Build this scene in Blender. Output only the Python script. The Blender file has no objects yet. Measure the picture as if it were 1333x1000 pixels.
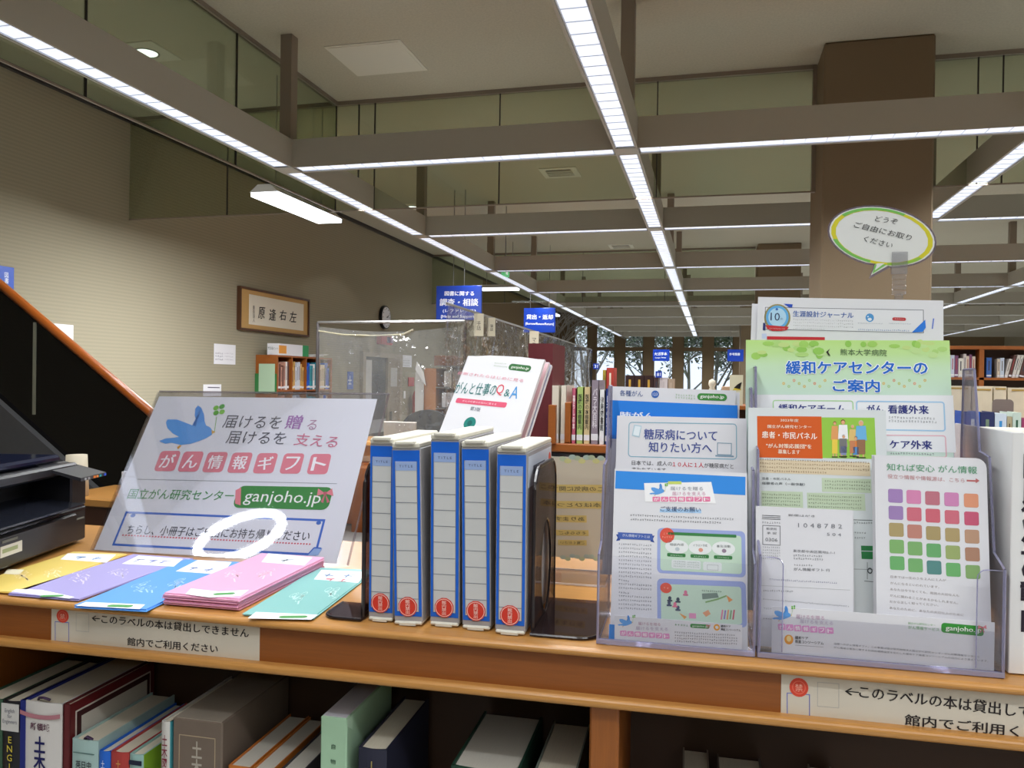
import bpy, bmesh, math, random
from math import sin, cos, pi, radians, sqrt
from mathutils import Vector, Matrix

SC = bpy.context.scene
COL = SC.collection
random.seed(7)

# ------------------------------------------------------------------ camera, world, exposure
FPX = 1037.0
EYE = Vector((0.0, 0.0, 1.6))
CAMROT = (Matrix.Rotation(radians(14.1), 3, 'Z') @ Matrix.Rotation(pi / 2 - 0.0065, 3, 'X') @ Matrix.Rotation(0.014, 3, 'Z'))
cam_data = bpy.data.cameras.new('camera')
cam_data.sensor_width = 36.0
cam_data.lens = FPX / 1333.0 * 36.0
cam_data.clip_start = 0.05
cam_data.clip_end = 300
cam = bpy.data.objects.new('camera', cam_data)
cam.matrix_world = Matrix.Translation(EYE) @ CAMROT.to_4x4()
COL.objects.link(cam)
SC.camera = cam

world = bpy.data.worlds.new('sky')
SC.world = world
world.use_nodes = True
wn = world.node_tree
wn.nodes.clear()
wo = wn.nodes.new('ShaderNodeOutputWorld')
wb = wn.nodes.new('ShaderNodeBackground')
wb.inputs[0].default_value = (0.80, 0.90, 1.0, 1)
wb.inputs[1].default_value = 1.45
wn.links.new(wb.outputs[0], wo.inputs[0])

SC.view_settings.view_transform = 'Standard'
SC.view_settings.look = 'None'
SC.view_settings.exposure = 0.0
SC.view_settings.gamma = 1.0
SC.view_settings.use_curve_mapping = False
SC.cycles.use_denoising = True
SC.cycles.max_bounces = 8
SC.cycles.diffuse_bounces = 5
SC.cycles.glossy_bounces = 3
SC.cycles.transparent_max_bounces = 24
SC.cycles.sample_clamp_indirect = 4.0
SC.cycles.caustics_reflective = False
SC.cycles.caustics_refractive = False

STRIP_GLOW = 0.86      # brightness of the louvred diffuser seen at a slant
STRIP_POWER = 8.6     # light thrown down by one metre of strip (W)

# ------------------------------------------------------------------ colours and materials
def lin(c):
    c = c / 255.0
    return c / 12.92 if c <= 0.04045 else ((c + 0.055) / 1.055) ** 2.4

MATS = {}
def mat(name, rgb, rough=0.6, metal=0.0, spec=0.5, noise=0.0, nscale=40.0, stretch=(1, 1, 1), bump=0.0,
        coat=0.0, alpha=1.0, emit=None, estr=0.0):
    if name in MATS:
        return MATS[name]
    m = bpy.data.materials.new(name)
    m.use_nodes = True
    nt = m.node_tree
    b = nt.nodes['Principled BSDF']
    col = (lin(rgb[0]), lin(rgb[1]), lin(rgb[2]), 1)
    b.inputs['Base Color'].default_value = col
    b.inputs['Roughness'].default_value = rough
    b.inputs['Metallic'].default_value = metal
    b.inputs['Specular IOR Level'].default_value = spec
    b.inputs['Coat Weight'].default_value = coat
    b.inputs['Coat Roughness'].default_value = 0.03
    b.inputs['Alpha'].default_value = alpha
    if emit:
        b.inputs['Emission Color'].default_value = (lin(emit[0]), lin(emit[1]), lin(emit[2]), 1)
        b.inputs['Emission Strength'].default_value = estr
    if noise > 0 or bump > 0:
        tc = nt.nodes.new('ShaderNodeTexCoord')
        mp = nt.nodes.new('ShaderNodeMapping')
        mp.inputs['Scale'].default_value = stretch
        nz = nt.nodes.new('ShaderNodeTexNoise')
        nz.inputs['Scale'].default_value = nscale
        nz.inputs['Detail'].default_value = 4
        nt.links.new(tc.outputs['Object'], mp.inputs[0])
        nt.links.new(mp.outputs[0], nz.inputs['Vector'])
        if noise > 0:
            mx = nt.nodes.new('ShaderNodeMix')
            mx.data_type = 'RGBA'
            d = 1 - noise
            mx.inputs[6].default_value = (col[0] * d, col[1] * d, col[2] * d, 1)
            u = 1 + noise
            mx.inputs[7].default_value = (min(1, col[0] * u), min(1, col[1] * u), min(1, col[2] * u), 1)
            nt.links.new(nz.outputs['Fac'], mx.inputs[0])
            nt.links.new(mx.outputs[2], b.inputs['Base Color'])
        if bump > 0:
            bp = nt.nodes.new('ShaderNodeBump')
            bp.inputs['Strength'].default_value = bump
            bp.inputs['Distance'].default_value = 0.01
            nt.links.new(nz.outputs['Fac'], bp.inputs['Height'])
            nt.links.new(bp.outputs[0], b.inputs['Normal'])
    MATS[name] = m
    return m

def ink(rgb):
    return mat('ink_%02x%02x%02x' % tuple(rgb), rgb, rough=0.55, spec=0.3)

def clear(name, tint=(235, 240, 250), gloss=0.10, rough=0.03, keep=0.9, ripple=0.0, body=0.0, body_rgb=(200, 205, 215)):
    """thin clear plastic or glass: lets light through, with a reflecting surface"""
    if name in MATS:
        return MATS[name]
    m = bpy.data.materials.new(name)
    m.use_nodes = True
    nt = m.node_tree
    nt.nodes.clear()
    out = nt.nodes.new('ShaderNodeOutputMaterial')
    tr = nt.nodes.new('ShaderNodeBsdfTransparent')
    tr.inputs[0].default_value = (lin(tint[0]) * keep, lin(tint[1]) * keep, lin(tint[2]) * keep, 1)
    gl = nt.nodes.new('ShaderNodeBsdfGlossy')
    gl.inputs['Roughness'].default_value = rough
    mix = nt.nodes.new('ShaderNodeMixShader')
    lw = nt.nodes.new('ShaderNodeLayerWeight')
    lw.inputs[0].default_value = 0.35
    mm = nt.nodes.new('ShaderNodeMath')
    mm.operation = 'MULTIPLY_ADD'
    mm.inputs[1].default_value = 0.3
    mm.inputs[2].default_value = gloss
    nt.links.new(lw.outputs['Fresnel'], mm.inputs[0])
    nt.links.new(mm.outputs[0], mix.inputs[0])
    last = tr
    if body > 0:
        df = nt.nodes.new('ShaderNodeBsdfDiffuse')
        df.inputs[0].default_value = (lin(body_rgb[0]), lin(body_rgb[1]), lin(body_rgb[2]), 1)
        m2 = nt.nodes.new('ShaderNodeMixShader')
        m2.inputs[0].default_value = body
        nt.links.new(tr.outputs[0], m2.inputs[1])
        nt.links.new(df.outputs[0], m2.inputs[2])
        last = m2
    nt.links.new(last.outputs[0], mix.inputs[1])
    nt.links.new(gl.outputs[0], mix.inputs[2])
    nt.links.new(mix.outputs[0], out.inputs[0])
    if ripple > 0:
        nz = nt.nodes.new('ShaderNodeTexNoise')
        nz.inputs['Scale'].default_value = 9
        tc = nt.nodes.new('ShaderNodeTexCoord')
        nt.links.new(tc.outputs['Object'], nz.inputs['Vector'])
        bp = nt.nodes.new('ShaderNodeBump')
        bp.inputs['Strength'].default_value = ripple
        bp.inputs['Distance'].default_value = 0.05
        nt.links.new(nz.outputs['Fac'], bp.inputs['Height'])
        nt.links.new(bp.outputs[0], gl.inputs['Normal'])
    MATS[name] = m
    return m

def wallpaper(name, rgb, period=0.03, amount=0.10):
    m = bpy.data.materials.new(name)
    m.use_nodes = True
    nt = m.node_tree
    b = nt.nodes['Principled BSDF']
    b.inputs['Roughness'].default_value = 0.85
    b.inputs['Specular IOR Level'].default_value = 0.2
    geo = nt.nodes.new('ShaderNodeNewGeometry')
    sep = nt.nodes.new('ShaderNodeSeparateXYZ')
    nt.links.new(geo.outputs['Position'], sep.inputs[0])
    ml = nt.nodes.new('ShaderNodeMath'); ml.operation = 'MULTIPLY'; ml.inputs[1].default_value = 2 * pi / period
    sn = nt.nodes.new('ShaderNodeMath'); sn.operation = 'SINE'
    nt.links.new(sep.outputs['Z'], ml.inputs[0]); nt.links.new(ml.outputs[0], sn.inputs[0])
    mr = nt.nodes.new('ShaderNodeMapRange')
    mr.inputs[1].default_value = -1; mr.inputs[2].default_value = 1
    nt.links.new(sn.outputs[0], mr.inputs[0])
    mx = nt.nodes.new('ShaderNodeMix'); mx.data_type = 'RGBA'
    c = [lin(v) for v in rgb]
    mx.inputs[6].default_value = (c[0] * (1 - amount), c[1] * (1 - amount), c[2] * (1 - amount), 1)
    mx.inputs[7].default_value = (c[0], c[1], c[2], 1)
    nt.links.new(mr.outputs[0], mx.inputs[0])
    nt.links.new(mx.outputs[2], b.inputs['Base Color'])
    MATS[name] = m
    return m

M_WALL = wallpaper('ribbed wallpaper', (154, 147, 126))
M_PILLAR = mat('pillar paper', (130, 114, 92), 0.85, spec=0.2, noise=0.05, nscale=60, stretch=(1, 1, 8))
M_CEIL = mat('acoustic ceiling', (186, 181, 162), 0.9, spec=0.1, noise=0.16, nscale=70)
M_BROWN = mat('brown panel and backlit wall', (118, 100, 76), 0.8, spec=0.2, noise=0.05)  # end wall's backlit shade is put into this brown; far side panels are brown
M_FLOOR = mat('grey carpet', (168, 168, 166), 0.95, spec=0.1, noise=0.15, nscale=120)
M_BEAM = mat('taupe painted metal', (166, 162, 150), 0.5, noise=0.02)
M_POST = mat('taupe post metal', (138, 126, 112), 0.5)
M_WOOD = mat('honey oak', (182, 130, 68), 0.32, noise=0.22, nscale=14, stretch=(1.2, 22, 22))
M_WOODV = mat('honey oak upright', (146, 84, 30), 0.4, noise=0.22, nscale=14, stretch=(22, 22, 1.2))
M_WOODX = mat('orange oak', (150, 84, 32), 0.4, noise=0.15, nscale=12, stretch=(2, 2, 16))
M_RAIL = mat('polished rail wood', (158, 82, 28), 0.3, noise=0.1, nscale=10)
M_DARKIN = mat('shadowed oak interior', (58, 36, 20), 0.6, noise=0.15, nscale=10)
M_PAPER = mat('white paper', (222, 222, 227), 0.6, spec=0.3)
M_PAGES = mat('book pages', (214, 206, 186), 0.85, spec=0.1, noise=0.12, nscale=30, stretch=(40, 1, 1))
M_METAL = mat('brushed steel', (150, 148, 146), 0.3, metal=0.9)
M_DARKMETAL = mat('dark grey metal', (62, 58, 58), 0.4, metal=0.5)
M_BLACK = mat('black plastic', (20, 20, 22), 0.35, noise=0.1)
M_ACRYL = clear('clear acrylic', gloss=0.015, keep=0.995, tint=(253, 253, 255), body=0.012)
M_ACEDGE = clear('acrylic edge', tint=(225, 224, 245), gloss=0.12, keep=0.97, body=0.4, body_rgb=(196, 195, 228))
M_ACGREY = clear('grey acrylic side', tint=(236, 233, 237), gloss=0.03, keep=0.97, body=0.14, body_rgb=(176, 168, 172))
M_GLASS = clear('smoke screen glass', tint=(238, 243, 232), gloss=0.02, keep=0.965, body=0.02, body_rgb=(110, 118, 100))
M_WINGLASS = clear('window glass', tint=(250, 252, 255), gloss=0.02, keep=0.98)
M_VINYL = clear('clear vinyl sheet', tint=(250, 250, 250), gloss=0.11, keep=0.97, rough=0.06, ripple=0.8, body=0.05, body_rgb=(225, 228, 230))
M_SMOKE = clear('dark tinted balustrade', tint=(60, 58, 56), gloss=0.03, keep=0.55, body=0.6, body_rgb=(22, 20, 19))
M_BLKACR = clear('smoky black bookend plastic', tint=(190, 172, 172), gloss=0.05, keep=0.85, body=0.18, body_rgb=(84, 70, 74))

# ------------------------------------------------------------------ mesh helpers
class MB:
    """collects boxes, bars, prisms and tubes into one mesh"""
    def __init__(s):
        s.v = []; s.f = []; s.m = []
    def add(s, vs, fs, mi=0):
        n = len(s.v)
        s.v += [tuple(v) for v in vs]
        s.f += [tuple(i + n for i in f) for f in fs]
        s.m += [mi] * len(fs)
        return s
    def box(s, x0, x1, y0, y1, z0, z1, mi=0):
        vs = [(x, y, z) for x in (x0, x1) for y in (y0, y1) for z in (z0, z1)]
        fs = [(0, 1, 3, 2), (4, 6, 7, 5), (0, 4, 5, 1), (2, 3, 7, 6), (0, 2, 6, 4), (1, 5, 7, 3)]
        return s.add(vs, fs, mi)
    def bbox(s, x0, x1, y0, y1, z0, z1, r=0.003, mi=0):
        """box with chamfered edges"""
        vs = []
        idx = {}
        xs, ys, zs = (x0, x1), (y0, y1), (z0, z1)
        for i in (0, 1):
            for j in (0, 1):
                for k in (0, 1):
                    sx, sy, sz = (1 - 2 * i) * r, (1 - 2 * j) * r, (1 - 2 * k) * r
                    idx[i, j, k] = len(vs)
                    vs += [(xs[i], ys[j] + sy, zs[k] + sz), (xs[i] + sx, ys[j], zs[k] + sz), (xs[i] + sx, ys[j] + sy, zs[k])]
        fs = []
        g = lambda i, j, k, a: idx[i, j, k] + a
        for i in (0, 1):
            fs.append((g(i, 0, 0, 0), g(i, 1, 0, 0), g(i, 1, 1, 0), g(i, 0, 1, 0)))
            fs.append((g(0, i, 0, 1), g(1, i, 0, 1), g(1, i, 1, 1), g(0, i, 1, 1)))
            fs.append((g(0, 0, i, 2), g(1, 0, i, 2), g(1, 1, i, 2), g(0, 1, i, 2)))
            for j in (0, 1):
                fs.append((g(i, j, 0, 0), g(i, j, 0, 1), g(i, j, 1, 1), g(i, j, 1, 0)))
                fs.append((g(i, 0, j, 0), g(i, 0, j, 2), g(i, 1, j, 2), g(i, 1, j, 0)))
                fs.append((g(0, i, j, 1), g(0, i, j, 2), g(1, i, j, 2), g(1, i, j, 1)))
                for k in (0, 1):
                    fs.append((g(i, j, k, 0), g(i, j, k, 1), g(i, j, k, 2)))
        return s.add(vs, fs, mi)
    def prism(s, poly, a0, a1, axis='x', mi=0):
        """poly extruded along an axis; poly is in the two other axes, in xyz order"""
        n = len(poly)
        def P(p, a):
            return {'x': (a, p[0], p[1]), 'y': (p[0], a, p[1]), 'z': (p[0], p[1], a)}[axis]
        vs = [P(p, a0) for p in poly] + [P(p, a1) for p in poly]
        fs = [tuple(range(n - 1, -1, -1)), tuple(range(n, 2 * n))]
        fs += [(i, (i + 1) % n, n + (i + 1) % n, n + i) for i in range(n)]
        return s.add(vs, fs, mi)
    def tube(s, pts, r, n=8, mi=0, cap=True):
        pts = [Vector(p) for p in pts]
        rr = r if isinstance(r, (list, tuple)) else [r] * len(pts)
        base = []
        for i, p in enumerate(pts):
            d = (pts[min(i + 1, len(pts) - 1)] - pts[max(i - 1, 0)]).normalized()
            up = Vector((0, 0, 1)) if abs(d.z) < 0.9 else Vector((1, 0, 0))
            a = d.cross(up).normalized(); b = d.cross(a)
            base += [p + (a * cos(2 * pi * k / n) + b * sin(2 * pi * k / n)) * rr[i] for k in range(n)]
        fs = []
        for i in range(len(pts) - 1):
            fs += [(i * n + k, i * n + (k + 1) % n, (i + 1) * n + (k + 1) % n, (i + 1) * n + k) for k in range(n)]
        if cap:
            fs += [tuple(range(n - 1, -1, -1)), tuple(range((len(pts) - 1) * n, len(pts) * n))]
        return s.add(base, fs, mi)
    def lathe(s, prof, cx=0, cy=0, n=16, mi=0):
        vs = [(cx + r * cos(2 * pi * k / n), cy + r * sin(2 * pi * k / n), z) for r, z in prof for k in range(n)]
        fs = [(i * n + k, i * n + (k + 1) % n, (i + 1) * n + (k + 1) % n, (i + 1) * n + k) for i in range(len(prof) - 1) for k in range(n)]
        return s.add(vs, fs, mi)
    def mesh(s, name, mats):
        me = bpy.data.meshes.new(name)
        me.from_pydata(s.v, [], s.f)
        for m in (mats if isinstance(mats, (list, tuple)) else [mats]):
            me.materials.append(m)
        me.polygons.foreach_set('material_index', s.m)
        bm = bmesh.new(); bm.from_mesh(me)
        bmesh.ops.recalc_face_normals(bm, faces=bm.faces)
        bm.to_mesh(me); bm.free()
        me.update()
        return me
    def obj(s, name, mats, parent=None, loc=(0, 0, 0), rz=0, smooth=False):
        o = bpy.data.objects.new(name, s.mesh(name, mats))
        COL.objects.link(o)
        o.location = loc
        o.rotation_euler = (0, 0, rz)
        if parent is not None:
            o.parent = parent
        if smooth:
            o.data.polygons.foreach_set('use_smooth', [True] * len(o.data.polygons))
        return o

FA = 0.028                      # the counter stands a little turned to the building
FROT = Matrix.Rotation(FA, 4, 'Z')

def tag(o, label=None, cat=None, group=None, kind=None):
    if label: o['label'] = label
    if cat: o['category'] = cat
    if group: o['group'] = group
    if kind: o['kind'] = kind
    return o

def thing(name, label, cat, loc=(0, 0, 0), rz=0.0, group=None, F=False):
    o = bpy.data.objects.new(name, None)
    o.empty_display_size = 0.05
    COL.objects.link(o)
    place(o, loc, rz, F)
    return tag(o, label, cat, group)

def place(o, loc, rz=0.0, F=True):
    m = Matrix.Translation(Vector(loc)) @ Matrix.Rotation(rz, 4, 'Z')
    o.matrix_world = (FROT @ m) if F else m

def struct(name, mb, m, parent=None, **k):
    o = mb.obj(name, m, parent, **k)
    if parent is None:
        o['kind'] = 'structure'
    return o

def box_struct(name, m, *b):
    return struct(name, MB().box(*b), m)

def copy_tree(o, parent=None):
    c = o.copy(); COL.objects.link(c)
    if parent is not None: c.parent = parent
    for ch in list(o.children):
        copy_tree(ch, c)
    return c

# ------------------------------------------------------------------ flat print on real surfaces
def ray(px, py):
    return CAMROT @ Vector(((px - 666.5) / FPX, -(py - 500) / FPX, -1.0))

TXT = {}
def text_mesh(s, bold=0.0, shear=0.0):
    k = (s, bold, shear)
    if k in TXT: return TXT[k]
    c = bpy.data.curves.new('lettering', 'FONT')
    c.body = s; c.size = 1.0; c.offset = bold; c.shear = shear
    c.resolution_u = 2
    c.space_line = 0.95
    c.align_x = 'CENTER'
    o = bpy.data.objects.new('lettering', c)
    COL.objects.link(o)
    dg = bpy.context.evaluated_depsgraph_get()
    me = bpy.data.meshes.new_from_object(o.evaluated_get(dg))
    vs = [(v.co.x, v.co.y) for v in me.vertices]
    fs = [tuple(p.vertices) for p in me.polygons]
    bpy.data.objects.remove(o); bpy.data.curves.remove(c); bpy.data.meshes.remove(me)
    if not vs: vs = [(0, 0), (1, 0), (1, 1)]
    x0 = min(v[0] for v in vs); x1 = max(v[0] for v in vs); y0 = min(v[1] for v in vs); y1 = max(v[1] for v in vs)
    TXT[k] = (vs, fs, x0, x1, y0, y1)
    return TXT[k]

EPS = 0.00022
class Print:
    """artwork printed on a plane; positions are read off the photograph and cast onto that plane"""
    def __init__(s, O, U, V, conv=None):
        s.O, s.U, s.V = Vector(O), Vector(U).normalized(), Vector(V).normalized()
        s.N = s.V.cross(s.U) * 1.0            # away from the viewer side
        s.N = s.U.cross(s.V)                  # outward, towards the viewer
        s.mb = MB(); s.mats = []; s.conv = conv or (lambda x, y: (x, y)); s.hs = 1.0
    def uv(s, x, y):
        x, y = s.conv(x, y)
        d = ray(x, y)
        t = (s.O - EYE).dot(s.N) / d.dot(s.N)
        q = EYE + d * t - s.O
        return Vector((q.dot(s.U), q.dot(s.V)))
    def mi(s, rgb):
        m = rgb if not isinstance(rgb, tuple) else ink(rgb)
        if m not in s.mats: s.mats.append(m)
        return s.mats.index(m)
    def _poly(s, pts, rgb, layer=1):
        a = sum(pts[i][0] * pts[(i + 1) % len(pts)][1] - pts[(i + 1) % len(pts)][0] * pts[i][1] for i in range(len(pts)))
        if a < 0: pts = pts[::-1]
        s.mb.add([(p[0], -EPS * layer, p[1]) for p in pts], [tuple(range(len(pts)))], s.mi(rgb))
    def poly(s, pts, rgb, layer=1):
        s._poly([s.uv(*p) for p in pts], rgb, layer)
    def _frame(s, p0, p1, h):
        a, b = s.uv(*p0), s.uv(*p1)
        mx, my = (p0[0] + p1[0]) / 2, (p0[1] + p1[1]) / 2
        hv = abs(s.uv(mx, my - h / 2)[1] - s.uv(mx, my + h / 2)[1])
        d = b - a
        L = d.length or 1e-6
        ex = d / L; ey = Vector((-ex.y, ex.x))
        return (a + b) / 2, ex, ey, L, hv
    def rect(s, p0, p1, h, rgb, layer=1, r=0.0, line=0.0):
        """bar whose middle line runs p0-p1, h high (px); r rounds the corners (share of the height); line>0: outline only (px)"""
        c, ex, ey, L, hv = s._frame(p0, p1, h)
        def ring(hl, hh, rr):
            if rr <= 0: return [(-hl, -hh), (hl, -hh), (hl, hh), (-hl, hh)]
            out = []
            for cx, cy, a0 in ((hl - rr, -hh + rr, -pi / 2), (hl - rr, hh - rr, 0), (-hl + rr, hh - rr, pi / 2), (-hl + rr, -hh + rr, pi)):
                for k in range(5):
                    a = a0 + k * pi / 8
                    out.append((cx + rr * cos(a), cy + rr * sin(a)))
            return out
        rr = r * hv
        P = lambda q: c + ex * q[0] + ey * q[1]
        o = ring(L / 2, hv / 2, min(rr, L / 2, hv / 2))
        if line <= 0:
            s._poly([P(q) for q in o], rgb, layer); return
        w = line / h * hv
        i = ring(L / 2 - w, hv / 2 - w, max(0, min(rr, L / 2, hv / 2) - w) if rr > 0 else 0)
        if len(i) != len(o): i = [(q[0] * (1 - 2 * w / L), q[1] * (1 - 2 * w / hv)) for q in o]
        n = len(o)
        for k in range(n):
            s._poly([P(o[k]), P(o[(k + 1) % n]), P(i[(k + 1) % n]), P(i[k])], rgb, layer)
    def disc(s, c, rx, ry, rgb, layer=1, n=20, inner=0.0):
        a = s.uv(*c); u = s.uv(c[0] + rx, c[1]); v = s.uv(c[0], c[1] - ry)
        ru, rv = abs(u[0] - a[0]), abs(v[1] - a[1])
        o = [(a[0] + ru * cos(2 * pi * k / n), a[1] + rv * sin(2 * pi * k / n)) for k in range(n)]
        if inner <= 0: s._poly(o, rgb, layer); return
        i = [(a[0] + (q[0] - a[0]) * inner, a[1] + (q[1] - a[1]) * inner) for q in o]
        for k in range(n):
            s._poly([o[k], o[(k + 1) % n], i[(k + 1) % n], i[k]], rgb, layer)
    def line(s, p0, p1, w, rgb, layer=1):
        s.rect(p0, p1, w, rgb, layer)
    def text(s, t, p0, p1, h, rgb, bold=0.0, layer=3, shear=0.0, mirror=False):
        vs, fs, x0, x1, y0, y1 = text_mesh(t, 0.0, shear)
        c, ex, ey, L, hv = s._frame(p0, p1, h)
        kx = L / max(1e-6, x1 - x0); ky = hv / max(1e-6, y1 - y0)
        if mirror: kx = -kx
        if mirror: fs = [f[::-1] for f in fs]
        b = bold * 1.5
        for k, (bx, by) in enumerate([(0, 0)] if b <= 0 else [(-b, -b * .4), (b, b * .4), (0, 0)]):
            q = []
            for x, y in vs:
                w = c + ex * ((x + bx - (x0 + x1) / 2) * kx) + ey * ((y + by - (y0 + y1) / 2) * ky)
                q.append((w[0], -EPS * (layer + k * 0.12), w[1]))
            s.mb.add(q, fs, s.mi(rgb))
    def outlined(s, t, p0, p1, h, rgb, edge=(255, 255, 255), bold=0.02, eb=0.08, layer=3):
        vs, fs, x0, x1, y0, y1 = text_mesh(t, 0.0)
        c, ex, ey, L, hv = s._frame(p0, p1, h)
        kx = L / (x1 - x0); ky = hv / (y1 - y0)
        r1, r2 = bold, eb
        k = 0
        for rr, col, ly, n in ((r2, edge, layer, 12), (r1, rgb, layer + 2, 6)):
            for j in range(n):
                a = 2 * pi * j / n
                q = []
                for x, y in vs:
                    w = c + ex * ((x + rr * cos(a) - (x0 + x1) / 2) * kx) + ey * ((y + rr * sin(a) - (y0 + y1) / 2) * ky)
                    q.append((w[0], -EPS * (ly + j * 0.1), w[1]))
                s.mb.add(q, fs, s.mi(col))
    def fine(s, p0, p1, h, rgb, layer=2, seed=0):
        """a line of print too small to read: short strokes the size of its characters"""
        c, ex, ey, L, hv = s._frame(p0, p1, h)
        rnd = random.Random(int(p0[0] * 7 + p0[1] * 13) + seed)
        n = max(1, int(L / (hv * 1.08)))
        mi = s.mi(rgb)
        for k in range(n):
            u = -L / 2 + (k + 0.5) * L / n
            w = hv * 0.42
            st = []
            for j in range(rnd.choice((2, 2, 3))):
                y = rnd.uniform(-0.42, 0.42) * hv
                st.append((u - w * rnd.uniform(0.5, 1), u + w * rnd.uniform(0.5, 1), y - hv * 0.06, y + hv * 0.06))
            x = u + rnd.uniform(-0.5, 0.5) * w
            st.append((x - hv * 0.06, x + hv * 0.06, -hv * 0.45, hv * 0.45))
            for a0, a1, b0, b1 in st:
                q = [c + ex * X + ey * Y for X, Y in ((a0, b0), (a1, b0), (a1, b1), (a0, b1))]
                s.mb.add([(p[0], -EPS * layer, p[1]) for p in q], [(0, 1, 2, 3)], mi)
    def build(s, parent, name='print'):
        if not s.mb.v: return None
        me = bpy.data.meshes.new(name)
        me.from_pydata(s.mb.v, [], s.mb.f)
        for m in s.mats: me.materials.append(m)
        me.polygons.foreach_set('material_index', s.mb.m)
        o = bpy.data.objects.new(name, me)
        COL.objects.link(o); o.parent = parent
        return o

def basis(O, U, V):
    U = Vector(U).normalized(); V = Vector(V).normalized(); Y = -(U.cross(V))
    m = Matrix((U, Y, V)).transposed().to_4x4()
    return Matrix.Translation(Vector(O)) @ m

def plane_F(D, Z, lean=0.0, yaw=0.0, roll=0.0, X=0.0, F=True):
    """leaning upright plane: origin, across and up directions in world space"""
    U = Vector((cos(yaw), sin(yaw), 0)); n = Vector((-sin(yaw), cos(yaw), 0))
    V = n * sin(lean) + Vector((0, 0, cos(lean)))
    U2 = U * cos(roll) + V * sin(roll); V2 = V * cos(roll) - U * sin(roll)
    O = Vector((X, D, Z))
    if F:
        R3 = FROT.to_3x3(); O, U2, V2 = R3 @ O, R3 @ U2, R3 @ V2
    return O, U2, V2

def fit_sheet(O, U, V, TL, TR, base=None, BL=None, BR=None):
    """size and seat of a sheet on a plane from its corners; base: height above the plane's origin of its bottom edge"""
    P = Print(O, U, V)
    tl, tr = P.uv(*TL), P.uv(*TR)
    top = (tl[1] + tr[1]) / 2
    xs0, xs1 = [tl[0]], [tr[0]]
    if BL: xs0.append(P.uv(*BL)[0])
    if BR: xs1.append(P.uv(*BR)[0])
    x0 = sum(xs0) / len(xs0); x1 = sum(xs1) / len(xs1)
    if base is None:
        b = [P.uv(*q)[1] for q in (BL, BR) if q]
        base = sum(b) / len(b)
    W = x1 - x0; H = top - base
    O2 = O + U * ((x0 + x1) / 2) + V * base
    return O2, W, H

def sheet(name, label, cat, O, U, V, W, H, thick=0.0006, m=None, group=None, conv=None, outline=None):
    """a sheet or card as one mesh with its print as a child; returns object and Print"""
    mb = MB()
    if outline:
        mb.prism(outline, 0, thick, 'y')
    else:
        mb.box(-W / 2, W / 2, 0, thick, 0, H)
    o = mb.obj(name, m or M_PAPER)
    o.matrix_world = basis(O, U, V)
    tag(o, label, cat, group)
    return o, Print(O, U, V, conv)

def zoomconv(x0, y0, k):
    return lambda x, y: (x0 + x / k, y0 + y / k)

BIRD = [(575, 262), (600, 252), (628, 250), (648, 247), (625, 235), (605, 215), (600, 195), (606, 184), (640, 184), (672, 196), (695, 205),
        (708, 208), (712, 192), (704, 170), (706, 145), (716, 133), (728, 142), (738, 165), (740, 190), (745, 205), (760, 213), (772, 228),
        (765, 240), (745, 252), (720, 262), (690, 272), (655, 276), (620, 268), (598, 272)]
def bird(P, cx, cy, k, layer=2, wing=True):
    """the blue bird with a clover; cx, cy the middle of its body, k its scale against the large board"""
    T = lambda x, y: (cx + (x - 680) * k, cy + (y - 225) * k)
    P.poly([T(*q) for q in BIRD[:11] + BIRD[18:]], (96, 160, 228), layer)
    P.poly([T(*q) for q in [BIRD[10], BIRD[11], BIRD[12], BIRD[13], BIRD[14], BIRD[15], BIRD[16], BIRD[17], BIRD[18]]], (84, 148, 222), layer)
    P.poly([T(765, 222), T(780, 230), T(766, 236)], (226, 176, 70), layer + 1)
    P.poly([T(640, 284), T(652, 276), T(656, 280), T(644, 292)], (222, 160, 60), layer + 1)
    P.line(T(775, 232), T(783, 175), 2.2 * k, (120, 180, 80), layer)
    for dx, dy, c in ((-9, -8, (120, 190, 70)), (9, -12, (80, 160, 70)), (-9, 7, (90, 170, 60)), (9, 4, (130, 196, 80))):
        P.disc(T(792 + dx * 1.2, 152 + dy * 1.2), 10 * k, 9 * k, c, layer + 1, n=10)

def bow(P, cx, cy, k, layer=4):
    for sx in (-1, 1):
        P.poly([(cx, cy), (cx + sx * 22 * k, cy - 16 * k), (cx + sx * 26 * k, cy + 8 * k)], (222, 130, 140), layer)
        P.poly([(cx, cy), (cx + sx * 14 * k, cy + 26 * k), (cx + sx * 6 * k, cy + 30 * k)], (200, 110, 124), layer)
    P.disc((cx, cy), 6 * k, 6 * k, (190, 96, 110), layer + 1, n=8)

def pill(P, p0, p1, h, layer=2):
    P.rect(p0, p1, h, (62, 140, 62), layer, r=0.5)
    dx, dy = p1[0] - p0[0], p1[1] - p0[1]
    a = (p0[0] + dx * 0.10, p0[1] + dy * 0.10); b = (p0[0] + dx * 0.90, p0[1] + dy * 0.90)
    P.text('ganjoho.jp', a, b, h * 0.62, (245, 248, 240), bold=0.01, layer=layer + 2)

def giftboxes(P, pts, w, h, layer=2, col=(226, 132, 146), chars='がん情報ギフト'):
    for (x, y), ch in zip(pts, chars):
        P.rect((x - w / 2, y), (x + w / 2, y), h, col, layer, r=0.16)
        P.text(ch, (x - w * 0.33, y), (x + w * 0.33, y), h * 0.66, (250, 246, 248), bold=0.012, layer=layer + 2)

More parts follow.
